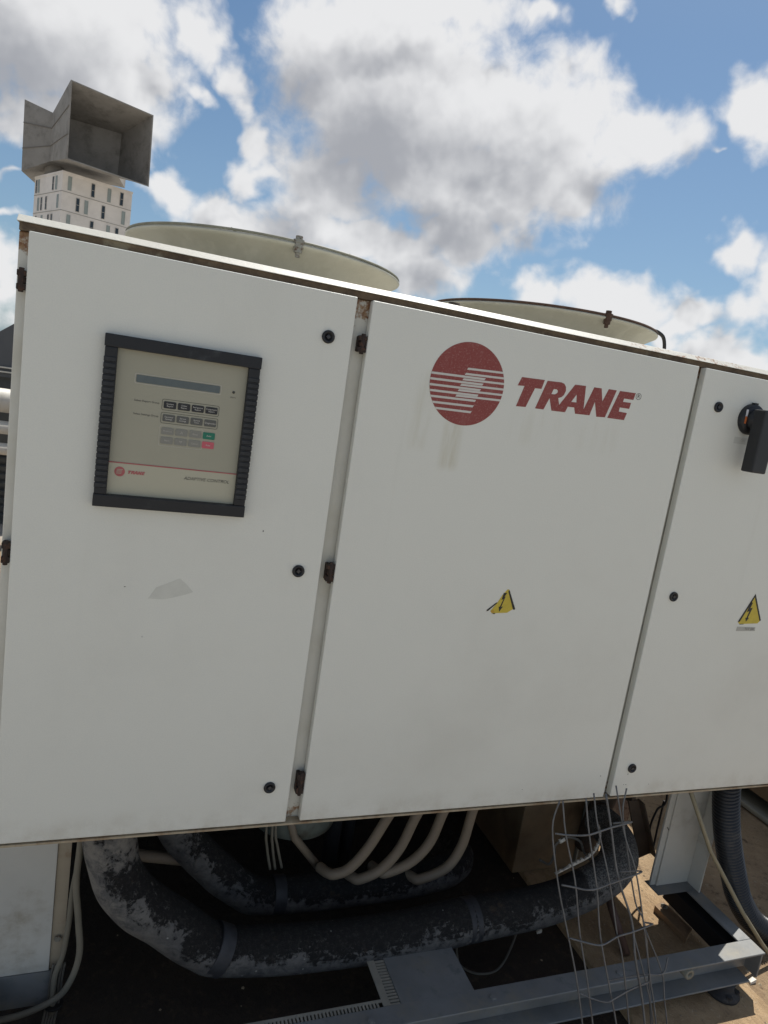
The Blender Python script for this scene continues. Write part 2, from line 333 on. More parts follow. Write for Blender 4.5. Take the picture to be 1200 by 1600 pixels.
mat('roof_screed', (0.2, 0.15, 0.1), 0.9, hook=soil_hook, bump=0.014, coord='WORLD')
mat('roof_grit', (0.34, 0.27, 0.18), 0.9, var=0.5, vscale=60)
def speck_hook(T, v, c, b):
    c = T.mix(T.ramp(T.noise(v, 60, 6, 0.75), 0.5, 0.66), c, (0.085, 0.045, 0.03))
    return T.mix(T.ramp(T.noise(v, 25, 5, 0.7), 0.55, 0.7), c, (0.30, 0.24, 0.18)), None
mat('speckled_sheet', (0.21, 0.15, 0.115), 0.8, hook=speck_hook)
mat('coil_dark', (0.035, 0.036, 0.038), 0.7, var=0.3, vscale=9)
mat('deck_paint', (0.55, 0.53, 0.46), 0.6, var=0.12, vscale=4, dirt=(0.3, 0.22, 0.14), dlo=0.52, dhi=0.8, dscale=6)
mat('compressor_paint', (0.16, 0.185, 0.165), 0.5, var=0.2, vscale=8, dirt=(0.08, 0.07, 0.05), dlo=0.45, dhi=0.75, dscale=7)
mat('plank_wood', (0.25, 0.165, 0.095), 0.8, var=0.25, vscale=12, bump=0.001, bscale=50)
def tower_hook(T, v, c, b):
    return T.mix(T.ramp(T.noise(v, 0.25, 6, 0.65), 0.4, 0.75, 0, 0.3), c, (0.36, 0.33, 0.29)), None
mat('tower_cladding', (0.74, 0.69, 0.64), 0.8, hook=tower_hook, var=0.05, vscale=0.8)
mat('tower_joint', (0.32, 0.30, 0.27), 0.9)
mat('window_dark', (0.03, 0.04, 0.05), 0.15)
mat('window_pale', (0.30, 0.335, 0.315), 0.3)
mat('cowl_concrete', (0.26, 0.245, 0.225), 0.85, var=0.18, vscale=0.22, dirt=(0.13, 0.118, 0.105), dlo=0.45, dhi=0.8, dscale=0.35, bump=0.02, bscale=2.0)
mat('cowl_seam', (0.175, 0.162, 0.147), 0.9)
mat('canopy_grey', (0.10, 0.102, 0.106), 0.7, var=0.15, vscale=2)
mat('jacket_white', (0.72, 0.69, 0.61), 0.5, var=0.1, vscale=4, dirt=(0.45, 0.40, 0.32), dlo=0.5, dhi=0.8, dscale=3)
mat('louvre_grey', (0.085, 0.09, 0.088), 0.6, var=0.2, vscale=6)
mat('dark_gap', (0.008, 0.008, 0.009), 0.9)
mat('kerb_metal', (0.27, 0.26, 0.21), 0.7, var=0.2, vscale=5, dirt=(0.15, 0.11, 0.07), dlo=0.5, dhi=0.8, dscale=5)
mat('rubber', (0.03, 0.03, 0.032), 0.8, var=0.3, vscale=25, dirt=(0.12, 0.10, 0.08), dlo=0.5, dhi=0.8, dscale=20)
M = MATS

# ------------------------------------------------------------------ mesh helpers
class MB:
    """collects shapes, then links them as ONE mesh object"""
    def __init__(s): s.v = []; s.f = []; s.mi = []; s.sm = []; s.cur = 0
    def add(s, vs, fs, smooth=False):
        o = len(s.v); s.v += [tuple(v) for v in vs]
        for f in fs: s.f.append(tuple(o + i for i in f)); s.mi.append(s.cur); s.sm.append(smooth)
        return s
    def box(s, x0, x1, y0, y1, z0, z1, rot=None):
        vs = [Vector((x, y, z)) for z in (z0, z1) for y in (y0, y1) for x in (x0, x1)]
        if rot is not None:
            c = sum(vs, Vector()) / 8; vs = [rot @ (v - c) + c for v in vs]
        return s.add(vs, [(0, 2, 3, 1), (4, 5, 7, 6), (0, 1, 5, 4), (2, 6, 7, 3), (0, 4, 6, 2), (1, 3, 7, 5)])
    def hexa(s, a, b):      # two quads a (4 pts) and b
        return s.add(list(a) + list(b), [(3, 2, 1, 0), (4, 5, 6, 7), (0, 1, 5, 4), (1, 2, 6, 5), (2, 3, 7, 6), (3, 0, 4, 7)])
    def bar(s, a, b, w, h, up=(0, 0, 1)):
        a, b = Vector(a), Vector(b); d = (b - a).normalized(); u = Vector(up)
        r = d.cross(u).normalized(); u = r.cross(d)
        q = lambda p: [p - r * w / 2 - u * h / 2, p + r * w / 2 - u * h / 2, p + r * w / 2 + u * h / 2, p - r * w / 2 + u * h / 2]
        return s.hexa(q(a), q(b))
    def tube(s, pts, rad, n=12, caps=True, smooth=True):
        pts = [Vector(p) for p in pts]; N = len(pts)
        rf = rad if callable(rad) else (lambda t: rad)
        tang = [(pts[min(i + 1, N - 1)] - pts[max(i - 1, 0)]).normalized() for i in range(N)]
        u = tang[0].orthogonal().normalized(); vs = []
        for i in range(N):
            u = (u - tang[i] * u.dot(tang[i])).normalized(); w = tang[i].cross(u)
            for k in range(n):
                a = 2 * math.pi * k / n; r = rf(i / max(1, N - 1))
                vs.append(pts[i] + (u * math.cos(a) + w * math.sin(a)) * r)
        fs = [(i * n + k, i * n + (k + 1) % n, (i + 1) * n + (k + 1) % n, (i + 1) * n + k) for i in range(N - 1) for k in range(n)]
        s.add(vs, fs, smooth)
        if caps:
            o = len(s.v) - N * n
            s.f.append(tuple(o + k for k in reversed(range(n)))); s.mi.append(s.cur); s.sm.append(False)
            s.f.append(tuple(o + (N - 1) * n + k for k in range(n))); s.mi.append(s.cur); s.sm.append(False)
        return s
    def lathe(s, prof, c, axis='Z', n=32, smooth=True, close=False):
        """prof: (radius, height) pairs around axis through c"""
        c = Vector(c); vs = []
        for r, h in prof:
            for k in range(n):
                a = 2 * math.pi * k / n; x, y = r * math.cos(a), r * math.sin(a)
                vs.append(c + (Vector((x, y, h)) if axis == 'Z' else Vector((x, -h, y)) if axis == '-Y' else Vector((h, x, y))))
        m = len(prof)
        fs = [(i * n + k, i * n + (k + 1) % n, (i + 1) * n + (k + 1) % n, (i + 1) * n + k) for i in range(m - 1) for k in range(n)]
        if close:
            fs += [((m - 1) * n + k, (m - 1) * n + (k + 1) % n, (k + 1) % n, k) for k in range(n)]
        return s.add(vs, fs, smooth)
    def disc_y(s, cx, cz, r, y, n=40, th=None):
        """flat round print on the door front, with thickness towards -Y"""
        th = th or 0.0006
        return s.lathe([(0.0001, -y + 0), (r, -y + 0), (r, -y + th), (0.0001, -y + th)][1:3], (cx, 0, cz), '-Y', n, False).add(
            [(cx + r * math.cos(2 * math.pi * k / n), y - th, cz + r * math.sin(2 * math.pi * k / n)) for k in range(n)], [tuple(range(n))])
    def flat(s, loops, y0, y1):
        """polygon with holes in the XZ plane, front at y1, back at y0"""
        ls = [[Vector((x, z, 0)) for x, z in l] for l in loops]
        tri = tessellate_polygon(ls); pts = [p for l in ls for p in l]
        s.add([(p.x, y1, p.y) for p in pts], [tuple(t) for t in tri])
        for l in loops:
            m = len(l)
            s.add([(x, y1, z) for x, z in l] + [(x, y0, z) for x, z in l], [(k, (k + 1) % m, m + (k + 1) % m, m + k) for k in range(m)])
        return s
    def build(s, name, mats, parent=None, loc=None, bevel=0.0, seg=2, weld=False):
        me = bpy.data.meshes.new(name)
        if loc is not None:
            L = Vector(loc); vs = [tuple(Vector(v) - L) for v in s.v]
        else: vs = s.v
        me.from_pydata(vs, [], s.f); me.update()
        for m in (mats if isinstance(mats, (list, tuple)) else [mats]): me.materials.append(M[m])
        me.polygons.foreach_set('material_index', s.mi); me.polygons.foreach_set('use_smooth', s.sm)
        bm = bmesh.new(); bm.from_mesh(me)
        if weld: bmesh.ops.remove_doubles(bm, verts=bm.verts, dist=1e-5)
        if bevel:
            es = [e for e in bm.edges if len(e.link_faces) == 2 and e.calc_face_angle(0) > 0.6]
            bmesh.ops.bevel(bm, geom=es, offset=bevel, segments=seg, profile=0.6, affect='EDGES', clamp_overlap=True)
        bmesh.ops.recalc_face_normals(bm, faces=bm.faces)
        bm.to_mesh(me); bm.free()
        return link(name, me, parent, loc)

def link(name, me, parent=None, loc=None):
    o = bpy.data.objects.new(name, me); COL.objects.link(o)
    if parent is not None: o.parent = parent
    if loc is not None: o.location = Vector(loc) - (abs_loc(parent) if parent is not None else Vector())
    elif parent is not None: o.location = -abs_loc(parent)
    return o
def abs_loc(o):
    v = Vector()
    while o is not None: v += o.location; o = o.parent
    return v
def tag(o, label=None, cat=None, group=None, kind=None):
    if label: o['label'] = label
    if cat: o['category'] = cat
    if group: o['group'] = group
    if kind: o['kind'] = kind
    return o
def thing(name, loc, label, cat, group=None):
    o = bpy.data.objects.new(name, None); COL.objects.link(o); o.location = loc; o.empty_display_size = 0.1
    return tag(o, label, cat, group)
def smooth_path(pts, n=8):
    """Catmull-Rom through the points"""
    P = [Vector(p) for p in pts]; P = [P[0] * 2 - P[1]] + P + [P[-1] * 2 - P[-2]]; out = []
    for i in range(1, len(P) - 2):
        a, b, c, d = P[i - 1:i + 3]
        for k in range(n):
            t = k / n
            out.append(0.5 * ((2 * b) + (c - a) * t + (2 * a - 5 * b + 4 * c - d) * t * t + (3 * b - a - 3 * c + d) * t ** 3))
    out.append(P[-2]); return out
def text_mesh(body, size, x, z, y, shear=0.0, align='LEFT', bold=0.0):
    """flat lettering in the XZ plane; returns (verts, faces)"""
    cu = bpy.data.curves.new('lettering', 'FONT'); cu.body = body; cu.size = size; cu.shear = shear
    cu.align_x = align; cu.offset = bold; cu.resolution_u = 2; cu.align_y = 'CENTER'
    o = bpy.data.objects.new('lettering', cu); COL.objects.link(o)
    bpy.context.view_layer.update()
    me = bpy.data.meshes.new_from_object(o.evaluated_get(bpy.context.evaluated_depsgraph_get()))
    vs = [(v.co.x + x, y, v.co.y + z) for v in me.vertices]; fs = [tuple(q.vertices) for q in me.polygons]
    bpy.data.objects.remove(o); bpy.data.curves.remove(cu); bpy.data.meshes.remove(me)
    return vs, fs
def round_rect(cx, cz, w, h, r, n=4):
    out = []
    for sx, sz, a0 in ((1, 1, 0), (-1, 1, 90), (-1, -1, 180), (1, -1, 270)):
        for k in range(n + 1):
            a = R(a0 + 90 * k / n)
            out.append((cx + sx * (w / 2 - r) + r * math.cos(a), cz + sz * (h / 2 - r) + r * math.sin(a)))
    return out

GZ = -0.72            # level of the roof the machine stands on

# ------------------------------------------------------------------ the setting
g = MB()
n = 60
def gx(i): t = (i / n) * 2 - 1; return 1.2 + math.copysign(abs(t) ** 4 * 900 + abs(t) * 5, t)
g.add([(gx(i), gx(j), GZ) for j in range(n + 1) for i in range(n + 1)],
      [(j * (n + 1) + i, j * (n + 1) + i + 1, (j + 1) * (n + 1) + i + 1, (j + 1) * (n + 1) + i) for j in range(n) for i in range(n)])
tag(g.build('ground', 'roof_screed'), kind='structure')
pm = MB(); pm.box(1.685, 2.172, -1.4, 3.4, GZ - 0.02, -0.70)
pad = tag(pm.build('concrete_plinth', 'concrete_pad', bevel=0.006), kind='structure')

# ------------------------------------------------------------------ far tower and its wind cowl
CAMP = Vector((0.1915, -1.3421, 0.9724))
def far_pt(az, d, z): return Vector((CAMP.x + d * math.sin(R(az)), CAMP.y + d * math.cos(R(az)), z))
zr = 0.97 + 150 * math.tan(R(11.847))
A0 = far_pt(-6.2155, 150, 0); A1 = far_pt(-1.566, 154.0, 0); A2 = far_pt(-7.93, 162.0, 0); A3 = A1 + A2 - A0
tower = thing('tower_block', (A0.x, A0.y, GZ), 'pale stone clad tower block with narrow staggered windows beyond the cabinet', 'building')
b = MB(); lo = lambda p, z: Vector((p.x, p.y, z))
b.hexa([lo(A0, GZ - 1), lo(A1, GZ - 1), lo(A3, GZ - 1), lo(A2, GZ - 1)], [lo(A0, zr - .35), lo(A1, zr - .35), lo(A3, zr - .35), lo(A2, zr - .35)])
b.build('wall', 'tower_cladding', tower)
cx = (A0 + A3) / 2
b = MB()
grow = lambda p, k: p + (p - cx).normalized() * k
b.hexa([lo(grow(q, .12), zr - .348) for q in (A0, A1, A3, A2)], [lo(grow(q, .12), zr) for q in (A0, A1, A3, A2)])
b.build('roof_coping', 'tower_cladding', tower)
FL = 3.38                                     # storey height
dR = (A1 - A0); dL = (A2 - A0)
nR = Vector((dR.y, -dR.x, 0)).normalized(); nL = -Vector((dL.y, -dL.x, 0)).normalized()
if nR.dot(CAMP - A0) < 0: nR = -nR
if nL.dot(CAMP - A0) < 0: nL = -nL
for dvec, nv in ((dR, nR), (dL, nL)):
    for k in range(9):
        z = zr - 3.55 - FL * k * 1.0
        b = MB(); q = A0 + nv * 0.03; b.bar(lo(q, z), lo(q + dvec, z), 0.06, 0.10)
        b.build('panel_joint', 'tower_joint', tower)
def tower_window(dvec, nv, u, row, w, pale, top=0.72, h=2.45):
    L = dvec.length; c = A0 + dvec * u; e = dvec / L * w / 2
    z1 = zr - top - FL * row; z0 = z1 - h
    b = MB()
    for s0, s1, za, zb in ((-1, -0.8, z0, z1), (0.8, 1, z0, z1), (-0.8, 0.8, z1 - .09, z1), (-0.8, 0.8, z0, z0 + .09), (-0.8, 0.8, (z0 + z1) / 2 - .05, (z0 + z1) / 2 + .05)):
        p0, p1 = c + e * s0, c + e * s1
        b.hexa([lo(p0 - nv * .06, za), lo(p1 - nv * .06, za), lo(p1 - nv * .06, zb), lo(p0 - nv * .06, zb)],
               [lo(p0 + nv * .10, za), lo(p1 + nv * .10, za), lo(p1 + nv * .10, zb), lo(p0 + nv * .10, zb)])
    f = b.build('window', 'tower_joint' if not pale else 'window_pale', tower)
    b = MB(); p0, p1 = c - e * .8, c + e * .8
    b.hexa([lo(p0 - nv * .05, z0 + .09), lo(p1 - nv * .05, z0 + .09), lo(p1 - nv * .05, z1 - .09), lo(p0 - nv * .05, z1 - .09)],
           [lo(p0 + nv * .04, z0 + .09), lo(p1 + nv * .04, z0 + .09), lo(p1 + nv * .04, z1 - .09), lo(p0 + nv * .04, z1 - .09)])
    b.build('pane', 'window_pale' if pale else 'window_dark', f)
rowsR = [[(.10, 1), (.425, 0), (.66, 1), (.845, 0)], [(.225, 0), (.345, 1), (.59, 0), (.89, 1)], [(.11, 1), (.44, 0), (.68, 1), (.81, 0)]]
rowsL = [[(.31, 0), (.20, 1), (.83, 1), (.92, 0)], [(.53, 0), (.70, 0), (.12, 1), (.82, 1)], [(.42, 0), (.30, 0), (.66, 1), (.88, 0)]]
for k in range(9):
    for u, pl in rowsR[k % 3]: tower_window(dR, nR, u if k < 3 else (u + .17 * (k // 3)) % .82 + .07, k, 0.66, pl)
    for u, pl in rowsL[k % 3]: tower_window(dL, nL, u if k < 3 else (u + .21 * (k // 3)) % .82 + .07, k, 0.66, pl)

d1 = 142.0
def cw(az, el, k): d = d1 * k; return far_pt(az, d, 0.97 + d * math.tan(R(el)))
TL, BL = cw(-6.10, 17.43, 1), cw(-6.06, 12.62, 1)
TR, BR = cw(-.573, 16.75, 1.049), cw(-.482, 12.14, 1.049)
V1, V2 = cw(-7.085, 15.185, 1.104), cw(-7.085, 12.192, 1.104)
W1, W2 = cw(-2.53, 15.12, 1.106), cw(-2.60, 12.33, 1.106)
L1, L2 = cw(-8.83, 15.478, 1.126), cw(-8.785, 11.137, 1.126)
bk = Vector((2.2, 15.7, 0)); K1, K2 = L1 + bk, L2 + bk
X1, X2 = V1 + Vector((1.0, 9.0, 0)), V2 + Vector((1.0, 9.0, 0))
cowl = thing('wind_cowl', (V2 + X2) / 2 - Vector((0, 0, 3)), 'dark grey twin scoop cowl with a square open mouth on the tower roof', 'roof cowl')
def shell(name, ring_a, ring_b, th, closed_back):
    """four flaring walls from ring_a (mouth) to ring_b (throat), with real thickness"""
    b = MB(); ca, cb = sum(ring_a, Vector()) / 4, sum(ring_b, Vector()) / 4
    ia = [p + (ca - p).normalized() * th for p in ring_a]; ib = [p + (cb - p).normalized() * th for p in ring_b]
    for k in range(4):
        j = (k + 1) % 4
        b.hexa([ring_a[k], ring_a[j], ring_b[j], ring_b[k]], [ia[k], ia[j], ib[j], ib[k]])
    ax = (cb - ca).normalized() * th
    if closed_back: b.hexa([p - ax * .5 for p in ib], [p + ax for p in ib])
    return b.build(name, 'cowl_concrete', cowl)
scR = shell('scoop', [TL, TR, BR, BL], [V1, W1, W2, V2], 0.30, True)
scL = shell('scoop', [L1, K1, K2, L2], [V1, X1, X2, V2], 0.30, True)
b = MB(); b.hexa([V1, W1, W2, V2], [X1, W1 + Vector((1, 9, 0)), W2 + Vector((1, 9, 0)), X2]); b.build('core_box', 'cowl_concrete', cowl)
for t in (0.32, 0.68):
    b = MB(); o = Vector((-.05, -.12, 0))
    b.bar(L1.lerp(L2, t) + o, V1.lerp(V2, t) + o, .10, .12); b.build('seam', 'cowl_seam', scL)
    b = MB(); b.bar(V1.lerp(V2, t) + o, TL.lerp(BL, t) + o, .10, .12); b.build('seam', 'cowl_seam', scR)
nk = far_pt(-6.75, 160.5, 0)
b = MB(); b.tube([(nk.x, nk.y, zr - .2), (nk.x, nk.y, V2.z + 1.0)], 1.75, 24); b.build('neck', 'cowl_concrete', cowl)

# ------------------------------------------------------------------ machines and pipes beyond the left edge of the cabinet
t = thing('neighbouring_plant_housing', (-1.8, 6.2, GZ), 'dark grey sloped plant housing behind the left edge of the cabinet', 'plant housing')
b = MB(); b.hexa([(-1.45, 5.5, 0.62), (-0.3, 5.5, 0.62), (-0.3, 7.2, 0.62), (-1.45, 7.2, 0.62)], [(-1.42, 5.5, 0.64), (-0.3, 5.5, 1.53), (-0.3, 7.2, 1.53), (-1.42, 7.2, 0.64)])
b.build('hood', 'canopy_grey', t)
b = MB(); b.box(-3.15, -0.35, 5.6, 7.1, GZ, 0.617); b.build('housing_body', 'louvre_grey', t)
for k in range(9):
    b = MB(); b.box(-3.0, -0.5, 5.555, 5.597, GZ + .06 + k * .075, GZ + .10 + k * .075, Matrix.Rotation(R(25), 3, 'X')); b.build('louvre_blade', 'louvre_grey', t)
b = MB(); b.flat([[(-.99, .66), (-.80, .66), (-.80, .71), (-.99, .71)], [(-.975, .672), (-.815, .672), (-.815, .698), (-.975, .698)]], 5.497, 5.475); b.build('bracket', 'jacket_white', t)
for k, (y, z, r, lab) in enumerate(((5.15, 0.445, 0.100, 'fat cream jacketed pipe, highest of three behind the left edge of the cabinet'),
                                 (5.1, 0.225, 0.055, 'thin cream jacketed pipe, middle of three behind the left edge of the cabinet'),
                                 (5.1, 0.045, 0.05, 'thin cream jacketed pipe, lowest of three behind the left edge of the cabinet'))):
    q = thing('jacketed_pipe', (-1.6, y, z), lab, 'pipe', 'cream pipes behind the left edge of the cabinet')
    b = MB(); b.tube([(-3.2, y, z), (-0.3, y, z)], r, 20); b.build('jacket', 'jacket_white', q)
    for x in (-2.4, -1.4, -.6):
        b = MB(); b.tube([(x, y, z), (x + .03, y, z)], r + .006, 20); b.build('band', 'steel_light', q)
s = thing('pipe_rack', (-2.2, 5.1, GZ), 'grey steel rack carrying three cream pipes behind the left edge', 'pipe rack')
for x in (-2.9, -1.75):
    b = MB(); b.box(x - .03, x + .03, 5.22, 5.28, GZ, .6); b.build('post', 'steel_frame', s)
    for z in (.285, .16, -.015): b = MB(); b.box(x - .025, x + .025, 4.99, 5.217, z - .03, z); b.build('arm', 'steel_frame', s)

# the neighbour on the right: only the foot of its frame shows past the hose
t = thing('neighbouring_unit', (4.0, 1.9, GZ), 'low dark opening of a metal framed unit behind the black hose', 'unit')
b = MB(); b.box(3.075, 5.2, 0.30, 3.2, -.712, -.688); b.build('base_beam', 'kerb_metal', t, bevel=.008)
b = MB(); b.box(3.095, 5.2, 0.32, 3.2, -.7195, -.7125); b.build('skirt', 'rubber', t)
b = MB(); b.box(3.22, 5.15, 0.42, 3.15, -.687, -.618); b.build('recess', 'dark_gap', t)
for x, y in ((3.115, .36), (3.115, .955), (3.115, 1.75), (3.115, 3.1), (4.2, .36), (5.1, .36)):
    b = MB(); b.box(x - .022, x + .022, y - .022, y + .022, -.6875, -.6175); b.build('post', 'kerb_metal', t)
b = MB(); b.box(3.085, 5.2, 0.31, 3.2, -.617, -.50); b.build('mid_rail', 'tan_panel', t, bevel=.004)
b = MB(); b.box(3.10, 5.18, 0.33, 3.18, -.4995, 0.95); b.build('side_panel', 'tan_panel', t)
b = MB(); b.box(3.06, 5.25, 0.28, 3.25, .953, 0.99); b.build('top_panel', 'deck_paint', t, bevel=.01)
# loose stones and grit, beyond counting
rn = random.Random(21); b = MB()
def pebble(x, y, z, r):
    q = [Vector((rn.uniform(-1, 1), rn.uniform(-1, 1), rn.uniform(-.2, 1))).normalized() * r * rn.uniform(.6, 1.1) for _ in range(4)]
    c = Vector((x, y, z)); k = rn.uniform(0, 6.28)
    ring = [c + Vector((math.cos(k + i * 1.257) * r * rn.uniform(.7, 1.1), math.sin(k + i * 1.257) * r * rn.uniform(.7, 1.1), 0)) for i in range(5)]
    top = c + Vector((rn.uniform(-.3, .3) * r, rn.uniform(-.3, .3) * r, r * rn.uniform(.4, .9)))
    b.add(ring + [top], [(i, (i + 1) % 5, 5) for i in range(5)] + [(4, 3, 2, 1, 0)])
for k in range(1500):
    x = 2.18 + abs(rn.gauss(0, .45)); y = rn.uniform(-1.0, 1.5)
    if x < 3.05: pebble(x, y, GZ, .002 + .006 * rn.random() ** 3)
for k in range(450):
    pebble(rn.uniform(1.70, 2.16), rn.uniform(-1.0, .9), -.70, .0012 + .004 * rn.random() ** 3)
for k in range(45):
    pebble(rn.uniform(0.0, 1.66), rn.uniform(-.5, .7), GZ, .002 + .005 * rn.random() ** 3)
tag(b.build('grit', 'roof_grit'), kind='stuff')

# ------------------------------------------------------------------ control cabinet
cab = thing('control_cabinet', (1.15, 0.17, -0.004), 'long white steel control cabinet with three doors, keypad and red emblem', 'control cabinet')
CX1 = 2.215
b = MB(); b.box(-0.018, CX1, 0.024, 0.35, -0.004, 1.150); b.build('cabinet_body', 'frame_paint', cab, bevel=0.002)
b = MB(); b.box(-0.0175, CX1 - .0005, 0.0, 0.023, -0.008, -0.0035); b.build('bottom_lip', 'lip_paint', cab)
b = MB(); b.box(-0.017, CX1 - .001, 0.014, 0.349, 1.1505, 1.1635); b.build('top_flange', 'rusty_flange', cab)
b = MB()
prof = [(0.0095, 1.1640), (0.026, 1.1770), (0.36, 1.1770), (0.36, 1.1640)]
xa, xb = -0.021, CX1 + 0.003
b.add([(xa, y, z) for y, z in prof] + [(xb, y, z) for y, z in prof], [(0, 1, 5, 4), (1, 2, 6, 5), (2, 3, 7, 6), (3, 0, 4, 7), (3, 2, 1, 0), (4, 5, 6, 7)])
b.build('top_cap', 'cap_paint', cab, bevel=0.0015)

doors = []
for x0, x1 in ((0.0, 0.5803), (0.6128, 1.4524), (1.4746, 2.1970)):
    b = MB(); b.box(x0, x1, 0.0, 0.020, 0.0, 1.150)
    d = b.build('door', 'door_paint', cab, bevel=0.0028, seg=3)
    doors.append(d)
doors[0]['label'] = 'left door leaf with the keypad panel and three round locks'
doors[1]['label'] = 'middle door leaf with the large red emblem and lettering'
doors[2]['label'] = 'right door leaf with the black rotary switch'
def lock(d, x, z):
    b = MB(); c = (x, 0, z)
    b.lathe([(0.0128, 0), (0.0128, 0.0035), (0.0115, 0.005), (0.0082, 0.005), (0.0075, 0.0015), (0.0001, 0.0015)], c, '-Y', 28)
    b.cur = 1; b.lathe([(0.0046, 0.0015), (0.0046, 0.0042), (0.0001, 0.0044)], c, '-Y', 4, False)
    b.build('lock', ['black_plastic', 'lock_core'], d)
for x, z in ((.531, 1.0648), (.5333, .5865), (.5332, .0896)): lock(doors[0], x, z)
for x, z in ((1.5364, 1.0632), (1.5331, .5706), (1.5263, .0817)): lock(doors[2], x, z)
def hinge(d, x0, x1, z0, z1):
    b = MB(); h = (z1 - z0) / 3
    b.box(x0, x0 + (x1 - x0) * .45, 0.014, 0.0236, z0 + .002, z1 - .002)
    for k in range(3):
        b.box(x0 + (0.003 if k % 2 else 0), x1, 0.001 + .002 * (k % 2), 0.0165, z0 + h * k + .0008, z0 + h * (k + 1) - .0008)
    b.tube([((x0 + x1) / 2, 0.0035, z0 - .003), ((x0 + x1) / 2, 0.0035, z1 + .003)], 0.0045, 10)
    b.build('hinge', 'hinge_rust', d, bevel=0.0008, seg=1)
for z0, z1 in ((1.046, 1.080), (.565, .605), (.066, .116)):
    hinge(doors[1], .5955, .6120, z0, z1)
    hinge(doors[0], -.0150, -.0008, z0 + .006, z1 + .006)

# emblem: red disc with two interleaved sets of pale stripes
ecx, ecz, er = 0.8468, 1.0185, 0.0878
b = MB(); b.disc_y(ecx, ecz, er, 0.0, 72, 0.0005)
def stripe(xa, za, xb, zb, h, cut_left, cut_right):
    """pale stripe from (xa,za) to (xb,zb), clipped to the disc where it runs out over the edge"""
    s = (zb - za) / (xb - xa); th = h / 2
    lo_, hi_ = [], []
    def edge(z_of, left):
        best = xa if left else xb
        x = ecx
        while True:
            x += -0.0004 if left else 0.0004
            if (x - ecx) ** 2 + (z_of(x) - ecz) ** 2 > (er - .0003) ** 2: return x
    up = lambda x: za + s * (x - xa) + th; dn = lambda x: za + s * (x - xa) - th
    lu = edge(up, True) if cut_left else xa + .0012; ld = edge(dn, True) if cut_left else xa - .0012
    ru = edge(up, False) if cut_right else xb + .0012; rd = edge(dn, False) if cut_right else xb - .0012
    return [(lu, up(lu)), (ld, dn(ld)), (rd, dn(rd)), (ru, up(ru))]
b.cur = 1
Lz = [1.0305, 1.0185, 1.0065, .9945, .9828, .9710, .9592]
Lx = [.8860, .8829, .8791, .8755, .8720, .8688, .8660]
Lr = [1.0350, 1.0230, 1.0105, .9983, .9865, .9742, .9612]
for k in range(7): b.flat([stripe(.76 + (.004 * max(0, k - 3)), Lz[k], Lx[k], Lr[k], .0046, True, False)], -0.0004, -0.0009)
Rx = [.8412, .8378, .8345, .8312, .8278, .8243]; Rz = [1.0507, 1.0393, 1.0275, 1.0155, 1.0036, .9916]
for k in range(6): b.flat([stripe(Rx[k], Rz[k], .932, Rz[k] + .0042, .0044, False, True)], -0.0004, -0.0009)
b.build('emblem', ['print_red', 'print_white'], doors[1])

T_ = [(0.9749,1.0531),(1.0331,1.0552),(1.0285,1.0347),(1.0121,1.0341),(0.9969,0.9903),(0.9727,0.9890),(0.9850,1.0351),(0.9676,1.0338)]
RAN = [(1.0406,1.0546),(1.0763,1.0564),(1.0845,1.0546),(1.0904,1.0484),(1.0922,1.0394),(1.0890,1.0296),(1.0836,1.0243),(1.0759,1.0212),(1.0817,1.0064),(1.1138,1.0568),(1.1426,1.0580),(1.1482,1.0047),(1.1657,1.0583),(1.1859,1.0587),(1.1947,1.0295),(1.2061,1.0600),(1.2283,1.0601),(1.2104,0.9953),(1.1868,0.9935),(1.1749,1.0268),(1.1672,0.9943),(1.1279,0.9927),(1.1226,1.0063),(1.1051,1.0057),(1.1006,0.9924),(1.0647,0.9914),(1.0537,1.0181),(1.0434,0.9911),(1.0215,0.9907)]
RH = [(1.0600,1.0390),(1.0682,1.0394),(1.0718,1.0369),(1.0714,1.0321),(1.0663,1.0281),(1.0561,1.0274)]
AH = [(1.1226,1.0361),(1.1260,1.0180),(1.1117,1.0176)]
E_ = [(1.2379,1.0602),(1.2830,1.0614),(1.2797,1.0452),(1.2531,1.0449),(1.2519,1.0369),(1.2751,1.0375),(1.2733,1.0233),(1.2464,1.0231),(1.2456,1.0135),(1.2694,1.0130),(1.2650,0.9958),(1.2175,0.9949)]
def shear_fix(l): return l
b = MB()
for loops in ([T_], [RAN, RH, AH], [E_]): b.flat(loops, 0.0, -0.0005)
b.build('lettering', 'print_red', doors[1])
b = MB()
ring = lambda r: [(1.2929 + r * math.cos(2 * math.pi * k / 20), 1.0549 + r * math.sin(2 * math.pi * k / 20)) for k in range(20)]
b.flat([ring(.0078), ring(.0068)], 0, -.0004); vs, fs = text_mesh('R', .0125, 1.2929, 1.0549, -.0004, align='CENTER'); b.add(vs, fs)
b.build('registered_mark', 'print_grey', doors[1])

# warning stickers
b = MB()
b.flat([[(1.0386,.5686),(1.0434,.5678),(1.067,.5212),(1.0614,.5199),(1.0482,.511),(1.0073,.5086),(1.0028,.5137),(1.017,.5342),(1.0277,.5546)]], 0, -.0005)
b.cur = 1
b.flat([[(1.0409,.5640),(1.0436,.5668),(1.0683,.5212),(1.0660,.5188),(1.0625,.5198)]], -.0003, -.0009)
b.flat([[(1.0180,.5350),(1.0150,.5352),(.9930,.5165),(.9925,.5135),(.9965,.5138)]], 0, -.0008)
b.flat([[(1.0383,.5600),(1.0300,.5592),(1.0268,.5420),(1.0320,.5448),(1.0258,.5250),(1.0228,.5255),(1.0262,.5130),(1.0340,.5262),(1.0292,.5252),(1.0362,.5508),(1.0330,.5490)]], -.0003, -.0009)
b.flat([[(1.0085,.5086),(1.0170,.5091),(1.0160,.5070),(1.0120,.5068)]], 0, -.0008)
